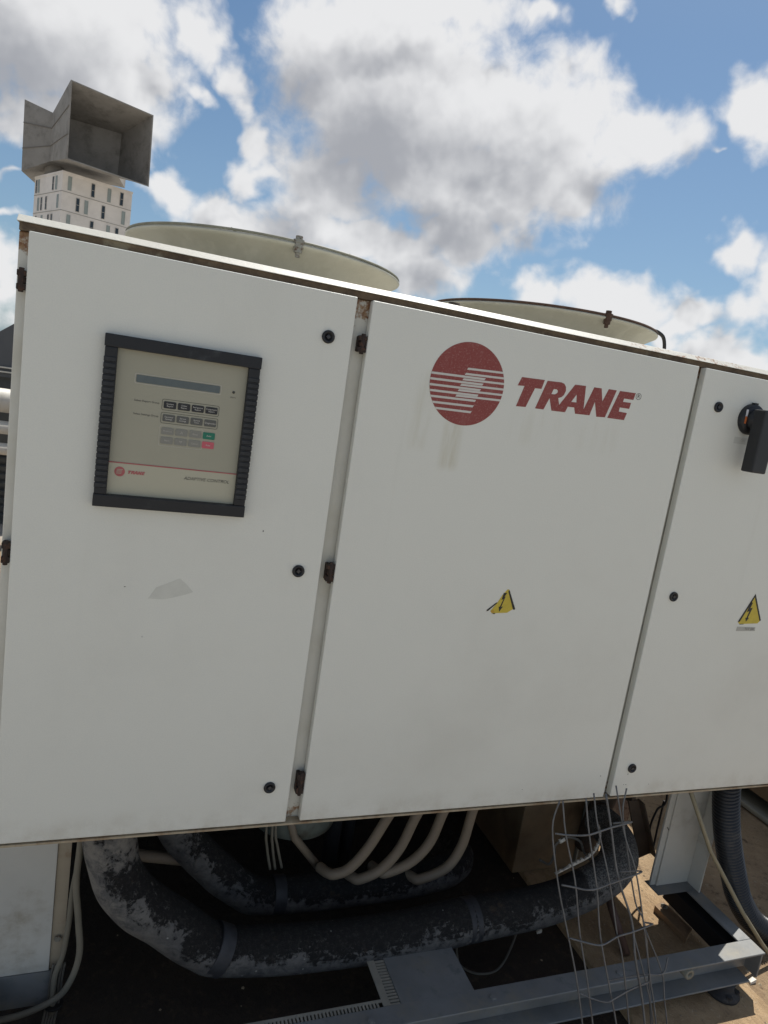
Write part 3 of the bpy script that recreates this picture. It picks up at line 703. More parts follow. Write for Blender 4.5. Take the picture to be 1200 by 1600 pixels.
b.cur = 2
b.flat([[(1.0036,.5136),(1.0078,.5098),(1.0140,.5112),(1.0110,.5170)]], -.0003, -.00085)
st = b.build('warning_sticker', ['warning_yellow', 'sticker_black', 'warning_orange'], doors[1]); st['label'] = 'torn yellow warning triangle sticker'
b = MB()
b.flat([[(1.8151,.5880),(1.8570,.5130),(1.8488,.5050),(1.7827,.5015),(1.7765,.5075)]], 0, -.0005)
b.cur = 1
b.flat([[(1.8151,.5893),(1.8586,.5140),(1.8535,.5130),(1.8150,.5800),(1.7822,.5085),(1.7755,.5075)]], -.0003, -.0009)
b.flat([[(1.8130,.5640),(1.8050,.5660),(1.7995,.5370),(1.8080,.5395),(1.8030,.5200),(1.7990,.5205),(1.8040,.5090),(1.8125,.5205),(1.8080,.5205),(1.8165,.5500),(1.8085,.5480)]], -.0003, -.0009)
b.flat([[(1.7840,.5020),(1.7980,.5028),(1.7980,.5010),(1.7840,.5003)]], 0, -.0008)
b.build('warning_sticker', ['warning_yellow', 'sticker_black'], doors[2])['label'] = 'whole yellow warning triangle sticker'
b = MB(); b.flat([[(1.7778,.4936),(1.8449,.4938),(1.8464,.4826),(1.7770,.4811)]], 0, -.0005)
b.cur = 1; vs, fs = text_mesh('TOT SW', .0092, 1.8060, .4877, -.0007); b.add(vs, fs)
b.build('paper_tag', ['tape_grey', 'print_grey'], doors[2])

# mark left by a removed sticker, and a few scuffs
b = MB(); b.flat([[(.2425,.5150),(.2560,.5385),(.2760,.5475),(.2985,.5585),(.3055,.5530),(.3150,.5445),(.3268,.5316),(.3130,.5260),(.2850,.5175),(.2700,.5142)]], 0.0002, -.00025)
b.build('sticker_residue', 'residue', doors[0])
for dd, l in ((doors[0], [(.1985, .5370, .006, .0016)]), (doors[0], [(.4505, .6660, .0028, .0045)]), (doors[1], [(1.4280, .0640, .0035, .0028), (1.190, .040, .002, .002)]),
              (doors[2], [(1.5180, .0640, .0020, .0050), (1.5120, .0330, .003, .002), (1.5190, .0330, .004, .002), (1.5980, .0290, .0022, .0022)])):
    for x, z, w, h in l:
        b = MB(); b.flat([[(x + w / 2 * math.cos(a) * random.uniform(.6, 1.1), z + h / 2 * math.sin(a) * random.uniform(.6, 1.1)) for a in [k * math.pi / 4 for k in range(8)]]], 0.0002, -.0003)
        b.build('paint_chip', 'print_grey', dd)

# rotary main switch on the right door
b = MB(); c = (1.6455, 0, 1.0465)
b.lathe([(.0385, 0), (.0385, .010), (.0350, .016), (.0001, .016)], c, '-Y', 40)
b.lathe([(.0265, .0161), (.0255, .034), (.0235, .036), (.0001, .036)], c, '-Y', 32)
b.box(1.6395, 1.6515, -.012, -.002, 1.0840, 1.0885)
b.cur = 3; b.lathe([(.0200, .0361), (.0200, .0480), (.0001, .0480)], c, '-Y', 24)
b.cur = 1; b.box(1.6135, 1.6185, -.0175, -.0155, 1.0520, 1.0690)
b.cur = 2; b.box(1.6135, 1.6185, -.0175, -.0155, 1.0340, 1.0515)
b.build('rotary_switch', ['black_plastic', 'switch_white', 'switch_orange', 'switch_top'], doors[2])
b = MB(); b.hexa([(1.622, -.030, .917), (1.669, -.030, .917), (1.669, -.066, .917), (1.622, -.066, .917)], [(1.6205, -.030, 1.072), (1.6705, -.030, 1.072), (1.6705, -.066, 1.072), (1.6205, -.066, 1.072)])
b.build('switch_handle', 'black_plastic', doors[2], bevel=.005, seg=3)
b = MB(); b.flat([[(1.6115,.9985),(1.662,.9995),(1.662,.983),(1.6115,.982)]], 0.0, -.0004)
b.cur = 1; vs, fs = text_mesh('OFF', .010, 1.632, .991, -.0006); b.add(vs, fs)
b.build('faded_label', ['residue', 'print_light'], doors[2])

# ------------------------------------------------------------------ keypad panel
b = MB(); b.box(.150, .386, -.0030, .001, .7150, .9840)
pan = b.build('control_panel', 'keypad_film', cab)
b = MB()
ox0, ox1, oz0, oz1 = .1300, .4065, .6935, 1.0045; ix0, ix1, iz0, iz1 = .1525, .3840, .7165, .9820
for a0, a1, c0, c1 in ((ox0, ox1, iz1, oz1), (ox0, ox1, oz0, iz0), (ox0 + .0012, ix0, iz0, iz1), (ix1, ox1 - .0012, iz0, iz1)):
    b.box(a0, a1, -.0152 if c1 - c0 > .1 else -.0165, -.0005, c0, c1)
b.build('bezel', 'bezel_plastic', pan, bevel=.0018)
rib_me = None
NR = 22
for side in (0, 1):
    for k in range(NR):
        z0 = .7285 + k * (.9665 - .7285) / NR
        if rib_me is None:
            q = MB(); q.box(0, .0218, -.0165, -.0120, 0, .0094)
            r0 = q.build('rib', 'bezel_plastic', pan, bevel=.0012, seg=1); rib_me = r0.data; o = r0
        else:
            o = link('rib', rib_me, pan)
        o.location = Vector((ox0 + .0004 if side == 0 else ox1 - .0222, 0, z0)) - abs_loc(pan)
b = MB(); b.box(ix0 - .001, ix1 + .001, -.0036, -.0031, iz0 - .001, .7752); b.build('lower_band', 'keypad_film_light', pan)
b = MB(); b.box(ix0 - .001, ix1 + .001, -.0040, -.0031, .7752, .7772); b.build('red_line', 'print_red_faded', pan)
b = MB(); b.flat([round_rect(.2614, .9333, .1545, .0185, .003), round_rect(.2614, .9333, .1525, .0165, .0026)], -.003, -.0036)
b.build('display_border', 'print_light', pan)
b = MB(); b.flat([round_rect(.2614, .9333, .1490, .0135, .002)], -.003, -.0038); b.build('display', 'display_glass', pan)
b = MB(); b.lathe([(.0024, .003), (.0024, .0042), (.0001, .0044)], (.3616, 0, .9322), '-Y', 14); vs, fs = text_mesh('Alarm', .0042, .3616, .9225, -.0034, align='CENTER'); b.add(vs, fs)
b.build('indicator', 'print_grey', pan)
for cz_, w_, h_ in ((.8925, .1040, .0205), (.8683, .1040, .0205)):
    b = MB(); b.flat([round_rect(.2867, cz_, w_, h_, .0035), round_rect(.2867, cz_, w_ - .0014, h_ - .0014, .003)], -.003, -.0034); b.build('button_outline', 'print_grey', pan)
b = MB(); b.flat([round_rect(.2743, .8352, .0790, .0385, .003), round_rect(.2743, .8352, .0778, .0373, .003)], -.003, -.0033); b.build('button_outline', 'print_light', pan)
caps = [['Custom\nReport', 'Chiller\nReport', 'Refrigerant\nReport', 'Compressor\nReport'], ['Operator\nSettings', 'Service\nSettings', 'Service\nTests', 'Diagnostics'],
        ['Previous', '+', 'Enter', 'Auto'], ['Next', '-', 'Cancel', 'Stop']]
cols = [['button_black'] * 4, ['button_dark'] * 4, ['button_grey'] * 3 + ['button_green'], ['button_grey'] * 3 + ['button_red']]
for r in range(4):
    for c_ in range(4):
        x = .2492 + c_ * .0251; z = (.8925, .8683, .8440, .8264)[r]
        b = MB(); b.flat([round_rect(x, z, .0222, .0128, .002)], -.003, -.0042)
        b.cur = 1
        cap = caps[r][c_]
        if cap in '+-':
            s_ = 1 if cap == '+' else -1
            tri = [(x - .0028, z - .0018 * s_), (x + .0028, z - .0018 * s_), (x, z + .0022 * s_)]
            inn = [(x - .0017, z - .0012 * s_), (x + .0017, z - .0012 * s_), (x, z + .0012 * s_)]
            b.flat([tri, inn], -.0042, -.0045)
        else:
            vs, fs = text_mesh(cap, .0040 if '\n' in cap else .0044, x, z, -.0045, align='CENTER'); b.add(vs, fs)
        b.build('button', [cols[r][c_], 'print_white' if r < 2 or c_ == 3 else 'print_light'], pan)
b = MB()
vs, fs = text_mesh('Select Report Group', .0052, .1863, .8939, -.0034); b.add(vs, fs)
vs, fs = text_mesh('Select Settings Group', .0050, .1868, .8695, -.0034); b.add(vs, fs)
b.build('caption', 'print_grey', pan)
b = MB(); vs, fs = text_mesh('ADAPTIVE CONTROL', .0088, .2866, .7588, -.0040, shear=.22); b.add(vs, fs)
vs, fs = text_mesh('TM', .003, .3575, .7605, -.0040); b.add(vs, fs)
b.build('caption', 'print_grey', pan)
b = MB()
k_ = .0300 / (1.2830 - .9676)
mp = lambda l: [(.1863 + (x - .9676) * k_, .7601 + (z - 1.025 - (x - 1.12) * .022) * k_) for x, z in l]
for loops in ([T_], [RAN, RH, AH], [E_]): b.flat([mp(l) for l in loops], -.0036, -.0041)
b.build('lettering', 'print_red_faded', pan)
b = MB(); b.disc_y(.1720, .7598, .0092, -.0036, 32, .0004)
b.cur = 1
for k in range(4):
    z = .7640 - k * .0024; b.flat([[(.1672 - k * .0004, z), (.1672 - k * .0004, z - .0009), (.1770 - k * .0006, z - .0005), (.1770 - k * .0006, z + .0004)]], -.0040, -.0044)
b.build('emblem', ['print_red_faded', 'keypad_film_light'], pan)

# ------------------------------------------------------------------ the chiller behind the cabinet
ch = thing('chiller_section', (1.1, 1.8, GZ), 'pale sheet metal deck and coil section behind the cabinet, under the fan rings', 'chiller')
b = MB(); b.box(-0.015, 2.20, 0.362, 3.2, 1.085, 1.125); b.build('fan_deck', 'deck_paint', ch, bevel=.004)
b = MB(); b.box(-0.010, 0.05, 0.365, 3.15, -.60, 1.083); b.build('side_panel', 'coil_dark', ch)
b = MB(); b.box(2.12, 2.19, 0.362, 3.15, -0.19, 1.083); b.build('side_panel', 'coil_dark', ch)
b = MB(); b.box(2.12, 2.19, 0.74, 3.15, -.62, -.192); b.build('lower_shade_panel', 'coil_dark', ch)  # added to hide the sunlit ground behind and darken the space inside
b = MB(); b.box(2.195, 2.60, 0.45, 0.56, 0.06, 0.44); b.build('shade_box', 'deck_paint', ch, bevel=.004)  # unseen box, added to cast shade on the side rail
b = MB(); b.box(0.052, 2.117, 3.08, 3.14, -.60, 1.083); b.build('end_panel', 'coil_dark', ch)
b = MB(); b.box(0.055, 2.115, 0.42, 3.07, 0.20, 0.26); b.build('drip_tray', 'coil_dark', ch)
b = MB(); b.tube([(0.62, 0.95, -.28), (0.62, 3.0, -.28)], .27, 32); b.build('evaporator_shell', 'brown_steel', ch)
b = MB(); b.lathe([(.0001, -.43), (.10, -.43), (.135, -.405), (.14, -.38), (.14, .19), (.0001, .19)], (.775, .60, 0), 'Z', 40); b.build('compressor_casing', 'compressor_paint', ch)
for x, y, r, z0 in ((.93, .62, .028, -.66), (1.00, .66, .022, -.66), (1.06, .72, .03, -.5)):
    b = MB(); b.tube([(x, y, z0), (x, y, .19)], r, 14); b.build('riser_pipe', 'coil_dark', ch)
b = MB(); b.box(2.085, 2.115, .62, 1.0, -.62, .29); b.build('rear_post', 'brown_steel', ch)
b = MB(); b.box(1.93, 2.058, 0.60, 0.615, -.60, 0.19); b.build('back_plate', 'brown_steel', ch)
b = MB(); b.box(2.060, 2.165, 0.60, 0.612, -.62, 0.19); b.build('back_plate', 'speckled_sheet', ch)

def fan(cx, cy, label, rim, group='fan rings on the deck'):
    t = thing('fan_shroud', (cx, cy, 1.125), label, 'fan', group)
    b = MB()
    prof = [(.300, 1.126), (.302, 1.165), (.312, 1.205), (.335, 1.245), (.366, 1.277), (.392, 1.292), (.4015, 1.297), (.4035, 1.3015), (.400, 1.3045),
            (.389, 1.2985), (.362, 1.284), (.330, 1.251), (.306, 1.208), (.296, 1.165), (.294, 1.126)]
    b.lathe(prof, (cx, cy, 0), 'Z', 96); b.build('fibreglass_ring', 'fan_fibreglass', t)
    b = MB(); N = 96
    def torus(r, z, rr, n=6):
        vs, fs = [], []
        for i in range(N):
            a = 2 * math.pi * i / N
            for k in range(n):
                q = 2 * math.pi * k / n; vs.append((cx + (r + rr * math.cos(q)) * math.cos(a), cy + (r + rr * math.cos(q)) * math.sin(a), z + rr * math.sin(q)))
        for i in range(N):
            for k in range(n): fs.append((i * n + k, ((i + 1) % N) * n + k, ((i + 1) % N) * n + (k + 1) % n, i * n + (k + 1) % n))
        b.add(vs, fs, True)
    torus(.3985, 1.3085, .0042 if rim == 'rim_rust' else .0036)
    b.build('rim_band', rim, t)
    b = MB()
    for r in (.34, .29, .24, .19, .14, .09, .05): torus(r, 1.308, .0018, 4)
    for k in range(8):
        a = R(22.5 + 45 * k); b.tube([(cx + .05 * math.cos(a), cy + .05 * math.sin(a), 1.311), (cx + .397 * math.cos(a), cy + .397 * math.sin(a), 1.311)], .0025, 6)
    b.build('wire_guard', rim, t)
    a0 = -90 + (1.5 if cx < 1 else -1)
    for k in range(3):
        a = R(a0 + 120 * k); x, y = cx + .397 * math.cos(a), cy + .397 * math.sin(a)
        b = MB(); c = (x, y, 0)
        b.lathe([(.0001, 1.271), (.006, 1.271), (.006, 1.281), (.0105, 1.282), (.0105, 1.292), (.0130, 1.293), (.0130, 1.304), (.0145, 1.305), (.0145, 1.313), (.009, 1.314), (.009, 1.322), (.0001, 1.322)], c, 'Z', 8, False)
        b.build('rim_bolt', 'bolt_grey' if rim != 'rim_rust' else 'rim_rust', t)
    b = MB(); b.lathe([(.0001, 1.13), (.07, 1.13), (.075, 1.15), (.075, 1.24), (.06, 1.255), (.0001, 1.258)], (cx, cy, 0), 'Z', 24); b.build('motor_hub', 'coil_dark', t)
    for k in range(4):
        b = MB(); a = R(90 * k + 20); e = Vector((math.cos(a), math.sin(a), 0)); f_ = Vector((-math.sin(a), math.cos(a), 0)); o = Vector((cx, cy, 1.19))
        b.hexa([o + e * .07 - f_ * .03 - Vector((0, 0, .02)), o + e * .28 - f_ * .08 - Vector((0, 0, .02)), o + e * .28 + f_ * .08 + Vector((0, 0, .02)), o + e * .07 + f_ * .03 + Vector((0, 0, .02))],
               [o + e * .07 - f_ * .03 - Vector((0, 0, .016)), o + e * .28 - f_ * .08 - Vector((0, 0, .016)), o + e * .28 + f_ * .08 + Vector((0, 0, .024)), o + e * .07 + f_ * .03 + Vector((0, 0, .024))])
        b.build('blade', 'coil_dark', t)
    return t
fan(0.524, 0.827, 'cream fibreglass fan ring with a grey rim, behind the keypad door', 'fan_rim_grey')
fan(1.524, 0.883, 'cream fibreglass fan ring with a rusty brown rim, behind the red lettering', 'rim_rust')
b = MB(); b.tube(smooth_path([(1.93, .90, 1.36), (2.021, .9, 1.366), (2.064, .9, 1.362), (2.096, .9, 1.338), (2.112, .9, 1.26), (2.114, .9, 1.127)]), .007, 10)
tag(b.build('fan_cable', 'cable_dark'), 'short black cable arching off the rusty rimmed fan ring', 'cable')
b = MB(); b.lathe([(.0001, 1.1255), (.014, 1.1255), (.014, 1.245), (.018, 1.246), (.018, 1.262), (.0001, 1.264)], (1.035, .56, 0), 'Z', 12)
tag(b.build('deck_stud', 'brown_steel'), 'small dark stud standing on the deck between the two fan rings', 'stud')

# ------------------------------------------------------------------ base frame with legs
fr = thing('base_frame', (1.05, 0.5, GZ), 'grey steel channel base frame and white legs under the cabinet', 'base frame')
b = MB(); b.box(-.06, 2.160, -.060, -.0025, -.556, -.550); b.box(-.06, 2.160, -.0085, -.0025, -.644, -.5562); b.box(-.06, 2.125, -.060, -.0025, -.650, -.6442)
b.build('front_rail', 'steel_frame', fr, bevel=.0012, seg=1)
for x0, x1, wx in ((2.108, 2.160, 2.154), (-.06, -.008, -.06)):
    b = MB(); ye = .31 if x0 > 1 else 3.0; b.box(x0, x1, -.0022, ye, -.556, -.550); b.box(wx, wx + .006, -.055 if x0 > 1 else -.0022, ye, -.644, -.5562); b.box(x0, x1, -.0022, ye, -.650, -.6442)
    b.build('side_rail', 'steel_frame', fr, bevel=.0012, seg=1)
b = MB(); b.box(2.100, 2.1535, .004, .30, -.6435, -.585); b.build('rail_shade_fill', 'dark_gap', fr)  # added block, coloured near-black for the shadow and dirt inside the rail
b = MB(); b.box(.953, 1.165, -.0022, .24, -.557, -.551); b.box(.953, .959, -.0022, .24, -.64, -.5572); b.box(1.159, 1.165, -.0022, .24, -.64, -.5572)
b.build('cross_member', 'steel_frame', fr, bevel=.001, seg=1)
def comb(along, p0, p1, q0, q1, z):
    """slotted strip: a spine with fine teeth"""
    b = MB(); n = int((p1 - p0) / .0095)
    if along == 'x':
        b.box(p0, p1, q0 + (q1 - q0) * .66, q1, z - .003, z)
        for k in range(n): x = p0 + k * .0095; b.box(x, x + .0052, q0, q0 + (q1 - q0) * .66, z - .014, z - .0005)
    else:
        b.box(q0, q0 + (q1 - q0) * .42, p0, p1, z - .003, z)
        for k in range(n): y = p0 + k * .0095; b.box(q0 + (q1 - q0) * .42, q1, y, y + .0052, z - .014, z - .0005)
    return tag(b.build('slotted_strip', 'steel_light', fr), kind='stuff')
comb('x', .30, .905, -.0015, .020, -.5515)
comb('y', -.0015, .24, .905, .9515, -.5515)
for x in (1.205, .86, 1.62):
    b = MB(); b.lathe([(.0095, -.550), (.0095, -.545), (.0001, -.5445)], (x, -.034, 0), 'Z', 6, False); b.build('bolt', 'steel_frame', fr)
for x, z in ((1.873, -.585),):
    b = MB(); b.lathe([(.0075, .009), (.0165, .009), (.0165, .052), (.0075, .052)], (x, 0, z), '-Y', 24, close=True); b.build('tube_stub', 'kerb_metal', fr)
for x in (1.17, 1.55, 2.06):
    b = MB(); b.box(x, x + .012, -.0098, -.0085, -.60, -.575); b.build('slot_mark', 'dark_gap', fr)
# legs: folded sheet with a flange each side
def leg(x0, x1, right):
    b = MB(); b.box(x0, x1, .255, .261, -.5478, -.005)
    if right:
        b.box(x1 - .006, x1, .200, .2548, -.5478, -.005); b.box(x0 - .022, x0 + .005, .2612, .270, -.5478, -.005)
        l = b.build('leg', 'leg_paint', fr, bevel=.002)
        q = MB(); q.box(x0 - .026, x1 + .008, .215, .285, -.5495, -.5480); q.build('foot_plate', 'steel_frame', l)
        q = MB(); q.bar((x0 - .008, .2612, -.325), (x0 + .002, .2612, -.337), .004, .002); q.build('scratch', 'sticker_black', l)
    else:
        l = b.build('leg', 'leg_paint', fr, bevel=.002)
        q = MB(); q.box(x1 + .0005, x1 + .030, .262, .268, -.5478, -.005); q.build('flange', 'leg_flange', l)
        for z in (-.16, -.46):
            q = MB(); q.lathe([(.0001, -.254), (.0085, -.254), (.0085, -.258), (.005, -.259), (.005, -.2605), (.0001, -.2605)], (x1 + .015, 0, z), '-Y', 6, False); q.build('bolt', 'bolt_grey', l)
    return l
leg(2.005, 2.148, True)
leg(-.05, .102, False)
b = MB(); b.box(-.05, .112, .2555, .2605, -.645, -.5505); b.build('end_plate', 'steel_frame', fr)
for x, y in ((2.055, -.030), (1.06, .6), (-.03, .4)):
    b = MB(); zb = -.6995 if x > 1.7 else GZ
    b.lathe([(.0001, zb), (.050, zb), (.052, zb + .008), (.046, zb + .014), (.034, zb + .018), (.030, zb + .030), (.033, -.653), (.0001, -.6505)], (x, y, 0), 'Z', 24)
    b.lathe([(.009, zb + .012), (.009, zb + .022), (.0001, zb + .022)], (x - .012, y - .038, 0), 'Z', 6, False)
    b.lathe([(.009, zb + .012), (.009, zb + .022), (.0001, zb + .022)], (x + .030, y - .026, 0), 'Z', 6, False)
    b.build('rubber_foot', 'rubber', fr)

# ------------------------------------------------------------------ insulated pipes
t = thing('insulated_pipe', (1.0, .2, -.55), 'thick black insulated pipe nearest the front rail, peeling grey, bent up at both ends', 'pipe')
p1 = [(0.201, 0.200, -0.025), (0.210, 0.200, -0.109), (0.221, 0.200, -0.178), (0.243, 0.200, -0.258), (0.291, 0.200, -0.331), (0.370, 0.200, -0.400), (0.462, 0.200, -0.480), (0.524, 0.200, -0.511), (0.748, 0.200, -0.536), (0.992, 0.200, -0.540), (1.230, 0.200, -0.523), (1.491, 0.200, -0.508), (1.632, 0.203, -0.479), (1.738, 0.220, -0.452), (1.816, 0.260, -0.433), (1.853, 0.310, -0.414), (1.879, 0.380, -0.417), (1.885, 0.460, -0.423)]
rnd = random.Random(3)
def lumpy(r, s): ph = [rnd.uniform(0, 6) for _ in range(3)]; return lambda t: r * (1 + s * (math.sin(t * 23 + ph[0]) + .6 * math.sin(t * 51 + ph[1]) + .4 * math.sin(t * 97 + ph[2])))
b = MB(); b.tube(smooth_path(p1, 12), lumpy(.0605, .022), 28); pj = b.build('insulation', 'pipe_insulation_torn', t)
def band(a, c, r, name='tape_band', m='pipe_tape', par=None):
    b = MB(); a, c = Vector(a), Vector(c); b.tube([a, a.lerp(c, .05), a.lerp(c, .5), a.lerp(c, .95), c], lambda t: r * (1 + .01 * math.sin(t * 9)), 28); return b.build(name, m, par)
band((1.225, 0.200, -0.523), (1.262, 0.200, -0.521), .0625, par=t)
band((0.485, 0.200, -0.491), (0.520, 0.200, -0.509), .0622, par=t)
# torn end: ragged pale lining standing round the opening
def torn(center, axis, r, seed, name='torn_lining', par=None, n=22):
    rn = random.Random(seed); b = MB(); ax = Vector(axis).normalized(); u = ax.orthogonal().normalized(); w = ax.cross(u); c = Vector(center)
    vs = []
    for ring in range(3):
        for k in range(n):
            a = 2 * math.pi * k / n; rr = r * (1 + .10 * ring * rn.uniform(.2, 1.2)); h = (0, .012, .026)[ring] * rn.uniform(.5, 1.6)
            vs.append(c + (u * math.cos(a) + w * math.sin(a)) * rr + ax * h)
    for ring in range(3):
        for k in range(n):
            v = vs[ring * n + k]; d = (v - c); d -= ax * d.dot(ax); vs.append(v - d.normalized() * .008)
    fs = []
    for base in (0, 3 * n):
        for i in range(2):
            for k in range(n): fs.append((base + i * n + k, base + i * n + (k + 1) % n, base + (i + 1) * n + (k + 1) % n, base + (i + 1) * n + k))
    for k in range(n): fs.append((2 * n + k, 2 * n + (k + 1) % n, 5 * n + (k + 1) % n, 5 * n + k)); fs.append((k, (k + 1) % n, 3 * n + (k + 1) % n, 3 * n + k))
    b.add(vs, fs); return b.build(name, 'torn_lining', par)
# ragged pale edge where the covering has split along the inside of the bend
sp = smooth_path([(1.515, 0.190, -0.393), (1.562, 0.195, -0.380), (1.606, 0.200, -0.369), (1.650, 0.210, -0.361), (1.696, 0.235, -0.352), (1.737, 0.275, -0.343), (1.765, 0.320, -0.340)], 9)
rn = random.Random(11); b = MB(); vs = []
for i, q in enumerate(sp):
    e = i / (len(sp) - 1); w = (.002 + .009 * math.sin(math.pi * min(1, e * 1.05))) * (.75 + .45 * math.sin(i * .55 + 1) * math.sin(i * .21) + .35 * math.sin(i * 1.9)) * rn.uniform(.85, 1.1)
    up = Vector((-.55, -.15, .8)).normalized(); o = Vector((rn.uniform(-.001, .001), rn.uniform(-.0015, .0015), rn.uniform(-.001, .001)))
    vs += [q - up * .004, q + up * w + o, q + up * w * .9 + o + Vector((0, .006, 0)), q - up * .004 + Vector((0, .010, 0))]
b.add(vs, [(4 * i + k, 4 * i + (k + 1) % 4, 4 * i + 4 + (k + 1) % 4, 4 * i + 4 + k) for i in range(len(sp) - 1) for k in range(4)])
b.build('split_edge', 'torn_lining', t)
t = thing('insulated_pipe', (.95, .42, -.55), 'shorter grey black insulated pipe behind the front one, under the four pale hoses', 'pipe')
p2 = [(0.363, 0.420, -0.247), (0.416, 0.420, -0.331), (0.510, 0.420, -0.437), (0.586, 0.420, -0.508), (0.653, 0.420, -0.544), (0.824, 0.420, -0.553), (1.074, 0.420, -0.555), (1.208, 0.425, -0.549), (1.299, 0.450, -0.551), (1.359, 0.500, -0.562), (1.392, 0.580, -0.588), (1.389, 0.680, -0.635)]
b = MB(); b.tube(smooth_path(p2, 12), lumpy(.0525, .018), 28); b.build('insulation', 'pipe_insulation', t)
band((0.690, 0.420, -0.546), (0.725, 0.420, -0.548), .0545, par=t)
b = MB(); b.tube([(.25, .44, -.375), (.50, .43, -.425)], .016, 10); b.build('branch_pipe', 'pale_hose', t)

HL = ['leftmost of four pale hoses curving down onto the black pipe', 'second from left of four pale hoses curving down onto the black pipe',
      'third from left of four pale hoses curving down onto the black pipe', 'rightmost of four pale hoses curving down onto the black pipe']
HP = [[(1.085, .34, -.012), (1.045, .35, -.16), (.999, .36, -.274), (.952, .36, -.371), (.905, .365, -.438), (.862, .37, -.458)],
      [(1.170, .34, -.012), (1.135, .35, -.16), (1.094, .36, -.276), (1.058, .36, -.382), (1.006, .36, -.449), (.945, .365, -.480)],
      [(1.245, .34, -.012), (1.215, .35, -.16), (1.185, .36, -.272), (1.158, .36, -.370), (1.105, .36, -.434), (1.030, .365, -.468)],
      [(1.325, .34, -.012), (1.305, .35, -.16), (1.289, .36, -.276), (1.274, .36, -.393), (1.232, .36, -.470), (1.150, .365, -.505)]]
for l, pts in zip(HL, HP):
    b = MB(); e = Vector(pts[-1]); b.tube(smooth_path([Vector(q) for q in pts] + [e + Vector((-.018, .018, -.006)), e + Vector((-.032, .055, -.014))], 8), .0155, 16)
    tag(b.build('drain_hose', 'pale_hose'), l, 'hose', 'pale hoses under the cabinet')

# thin leads hanging by the compressor
for k, (a, c) in enumerate((((.654, .45, -.33), (.683, .45, -.483)), ((.672, .45, -.33), (.699, .45, -.484)), ((.682, .45, -.33), (.719, .45, -.482)))):
    a, c = Vector(a), Vector(c); b = MB(); b.tube(smooth_path([a + Vector((-.01, .02, .30)), a, a.lerp(c, .5) + Vector((-.004, 0, 0)), c], 6), .0042, 8)
    tag(b.build('thin_lead', 'cable_pale'), ('leftmost of three thin pale leads hanging under the compressor', 'middle one of three thin pale leads hanging under the compressor', 'rightmost of three thin pale leads hanging under the compressor')[k], 'cable', 'thin pale leads')
b = MB(); b.tube([(.70, .46, -.25), (.745, .45, -.38), (.830, .45, -.486)], .012, 12); tag(b.build('drain_tube', 'pale_hose'), 'short pale tube slanting down between the thin leads and hoses', 'tube')
# cables beside the left leg
for lab, pts, r in (('pale cable hanging straight down beside the left leg', [(.158, .24, -.01), (.155, .24, -.189), (.143, .24, -.313), (.140, .24, -.401), (.132, .24, -.491), (.117, .24, -.560), (.118, .24, -.66)], .0070),
                    ('pale cable bowing outwards beside the left leg', [(.155, .22, -.01), (.152, .22, -.174), (.150, .22, -.280), (.162, .22, -.387), (.170, .22, -.478), (.155, .22, -.552), (.125, .225, -.603), (.05, .235, -.645), (-.05, .24, -.66)], .0078)):
    b = MB(); b.tube(smooth_path(pts, 8), r, 10); tag(b.build('cable', 'cable_pale'), lab, 'cable', 'cables beside the left leg')
t = thing('wire_bundle', (.125, .25, -.6), 'bundle of thin brown grey wires tied at the foot of the left leg', 'wires')
for k in range(5):
    x = .108 + k * .0065
    b = MB(); b.tube(smooth_path([(x + .004, .248 - .002 * (k % 2), -.525), (x, .246, -.57), (x - .002, .244, -.62), (x - .012, .235, -.70)], 5), .0030, 7); b.build('wire', 'cable_grey', t)
b = MB(); b.tube([(.120, .2445, -.634), (.120, .2445, -.640)], .022, 16); b.build('tie', 'cable_dark', t)

# ------------------------------------------------------------------ tan terminal box and what stands round it
t = thing('terminal_box', (1.76, .75, GZ), 'tall tan sheet metal box behind the wire tray, under the cabinet', 'box')
b = MB(); b.box(1.635, 1.90, .56, .94, -.695, -.02); b.build('casing', 'tan_panel', t, bevel=.004)
b = MB(); b.box(1.905, 1.912, .552, .90, -.69, -.03); b.build('end_plate', 'kerb_metal', t)
b = MB(); b.bar((1.636, .5555, -.69), (1.636, .5555, -.02), .012, .008); b.build('corner_bead', 'tan_panel', t)
b = MB(); b.tube(smooth_path([(1.985, .50, .0), (1.98, .5, -.18), (1.95, .5, -.30), (1.93, .52, -.45), (1.93, .55, -.60)], 6), .040, 16)
tag(b.build('brown_pipe', 'brown_steel'), 'rusty brown pipe dropping behind the tan box and torn insulation', 'pipe')
b = MB(); b.tube(smooth_path([(1.559, .33, -.455), (1.60, .33, -.475), (1.613, .33, -.44), (1.610, .33, -.404), (1.650, .33, -.380), (1.705, .33, -.400), (1.734, .33, -.445), (1.742, .30, -.455)], 8), .0042, 8)
q = b.build('sensor_lead', 'cable_grey'); tag(q, 'thin lead looping in front of the tan box to the torn pipe', 'cable')
b = MB(); b.tube([(1.622, .33, -.394), (1.640, .33, -.385)], .0072, 10); b.build('connector', 'jacket_white', q)
b = MB(); b.tube(smooth_path([(1.254, .282, -.60), (1.262, .25, -.70), (1.271, .225, -.716), (1.311, .193, -.716), (1.380, .197, -.716), (1.458, .254, -.70), (1.500, .285, -.61)], 8), .0035, 8)
tag(b.build('loop_wire', 'cable_grey'), 'thin wire looping down to the ground behind the front rail', 'cable')
b = MB(); b.tube([(1.840, .33, -.56), (1.826, .145, -.692)], .014, 12); tag(b.build('copper_pipe', 'copper'), 'short reddish copper pipe slanting to the plinth behind the wire tray', 'pipe')
t = thing('angle_bracket', (1.98, .36, -.4), 'brown tilted steel bracket hanging left of the white leg', 'bracket')
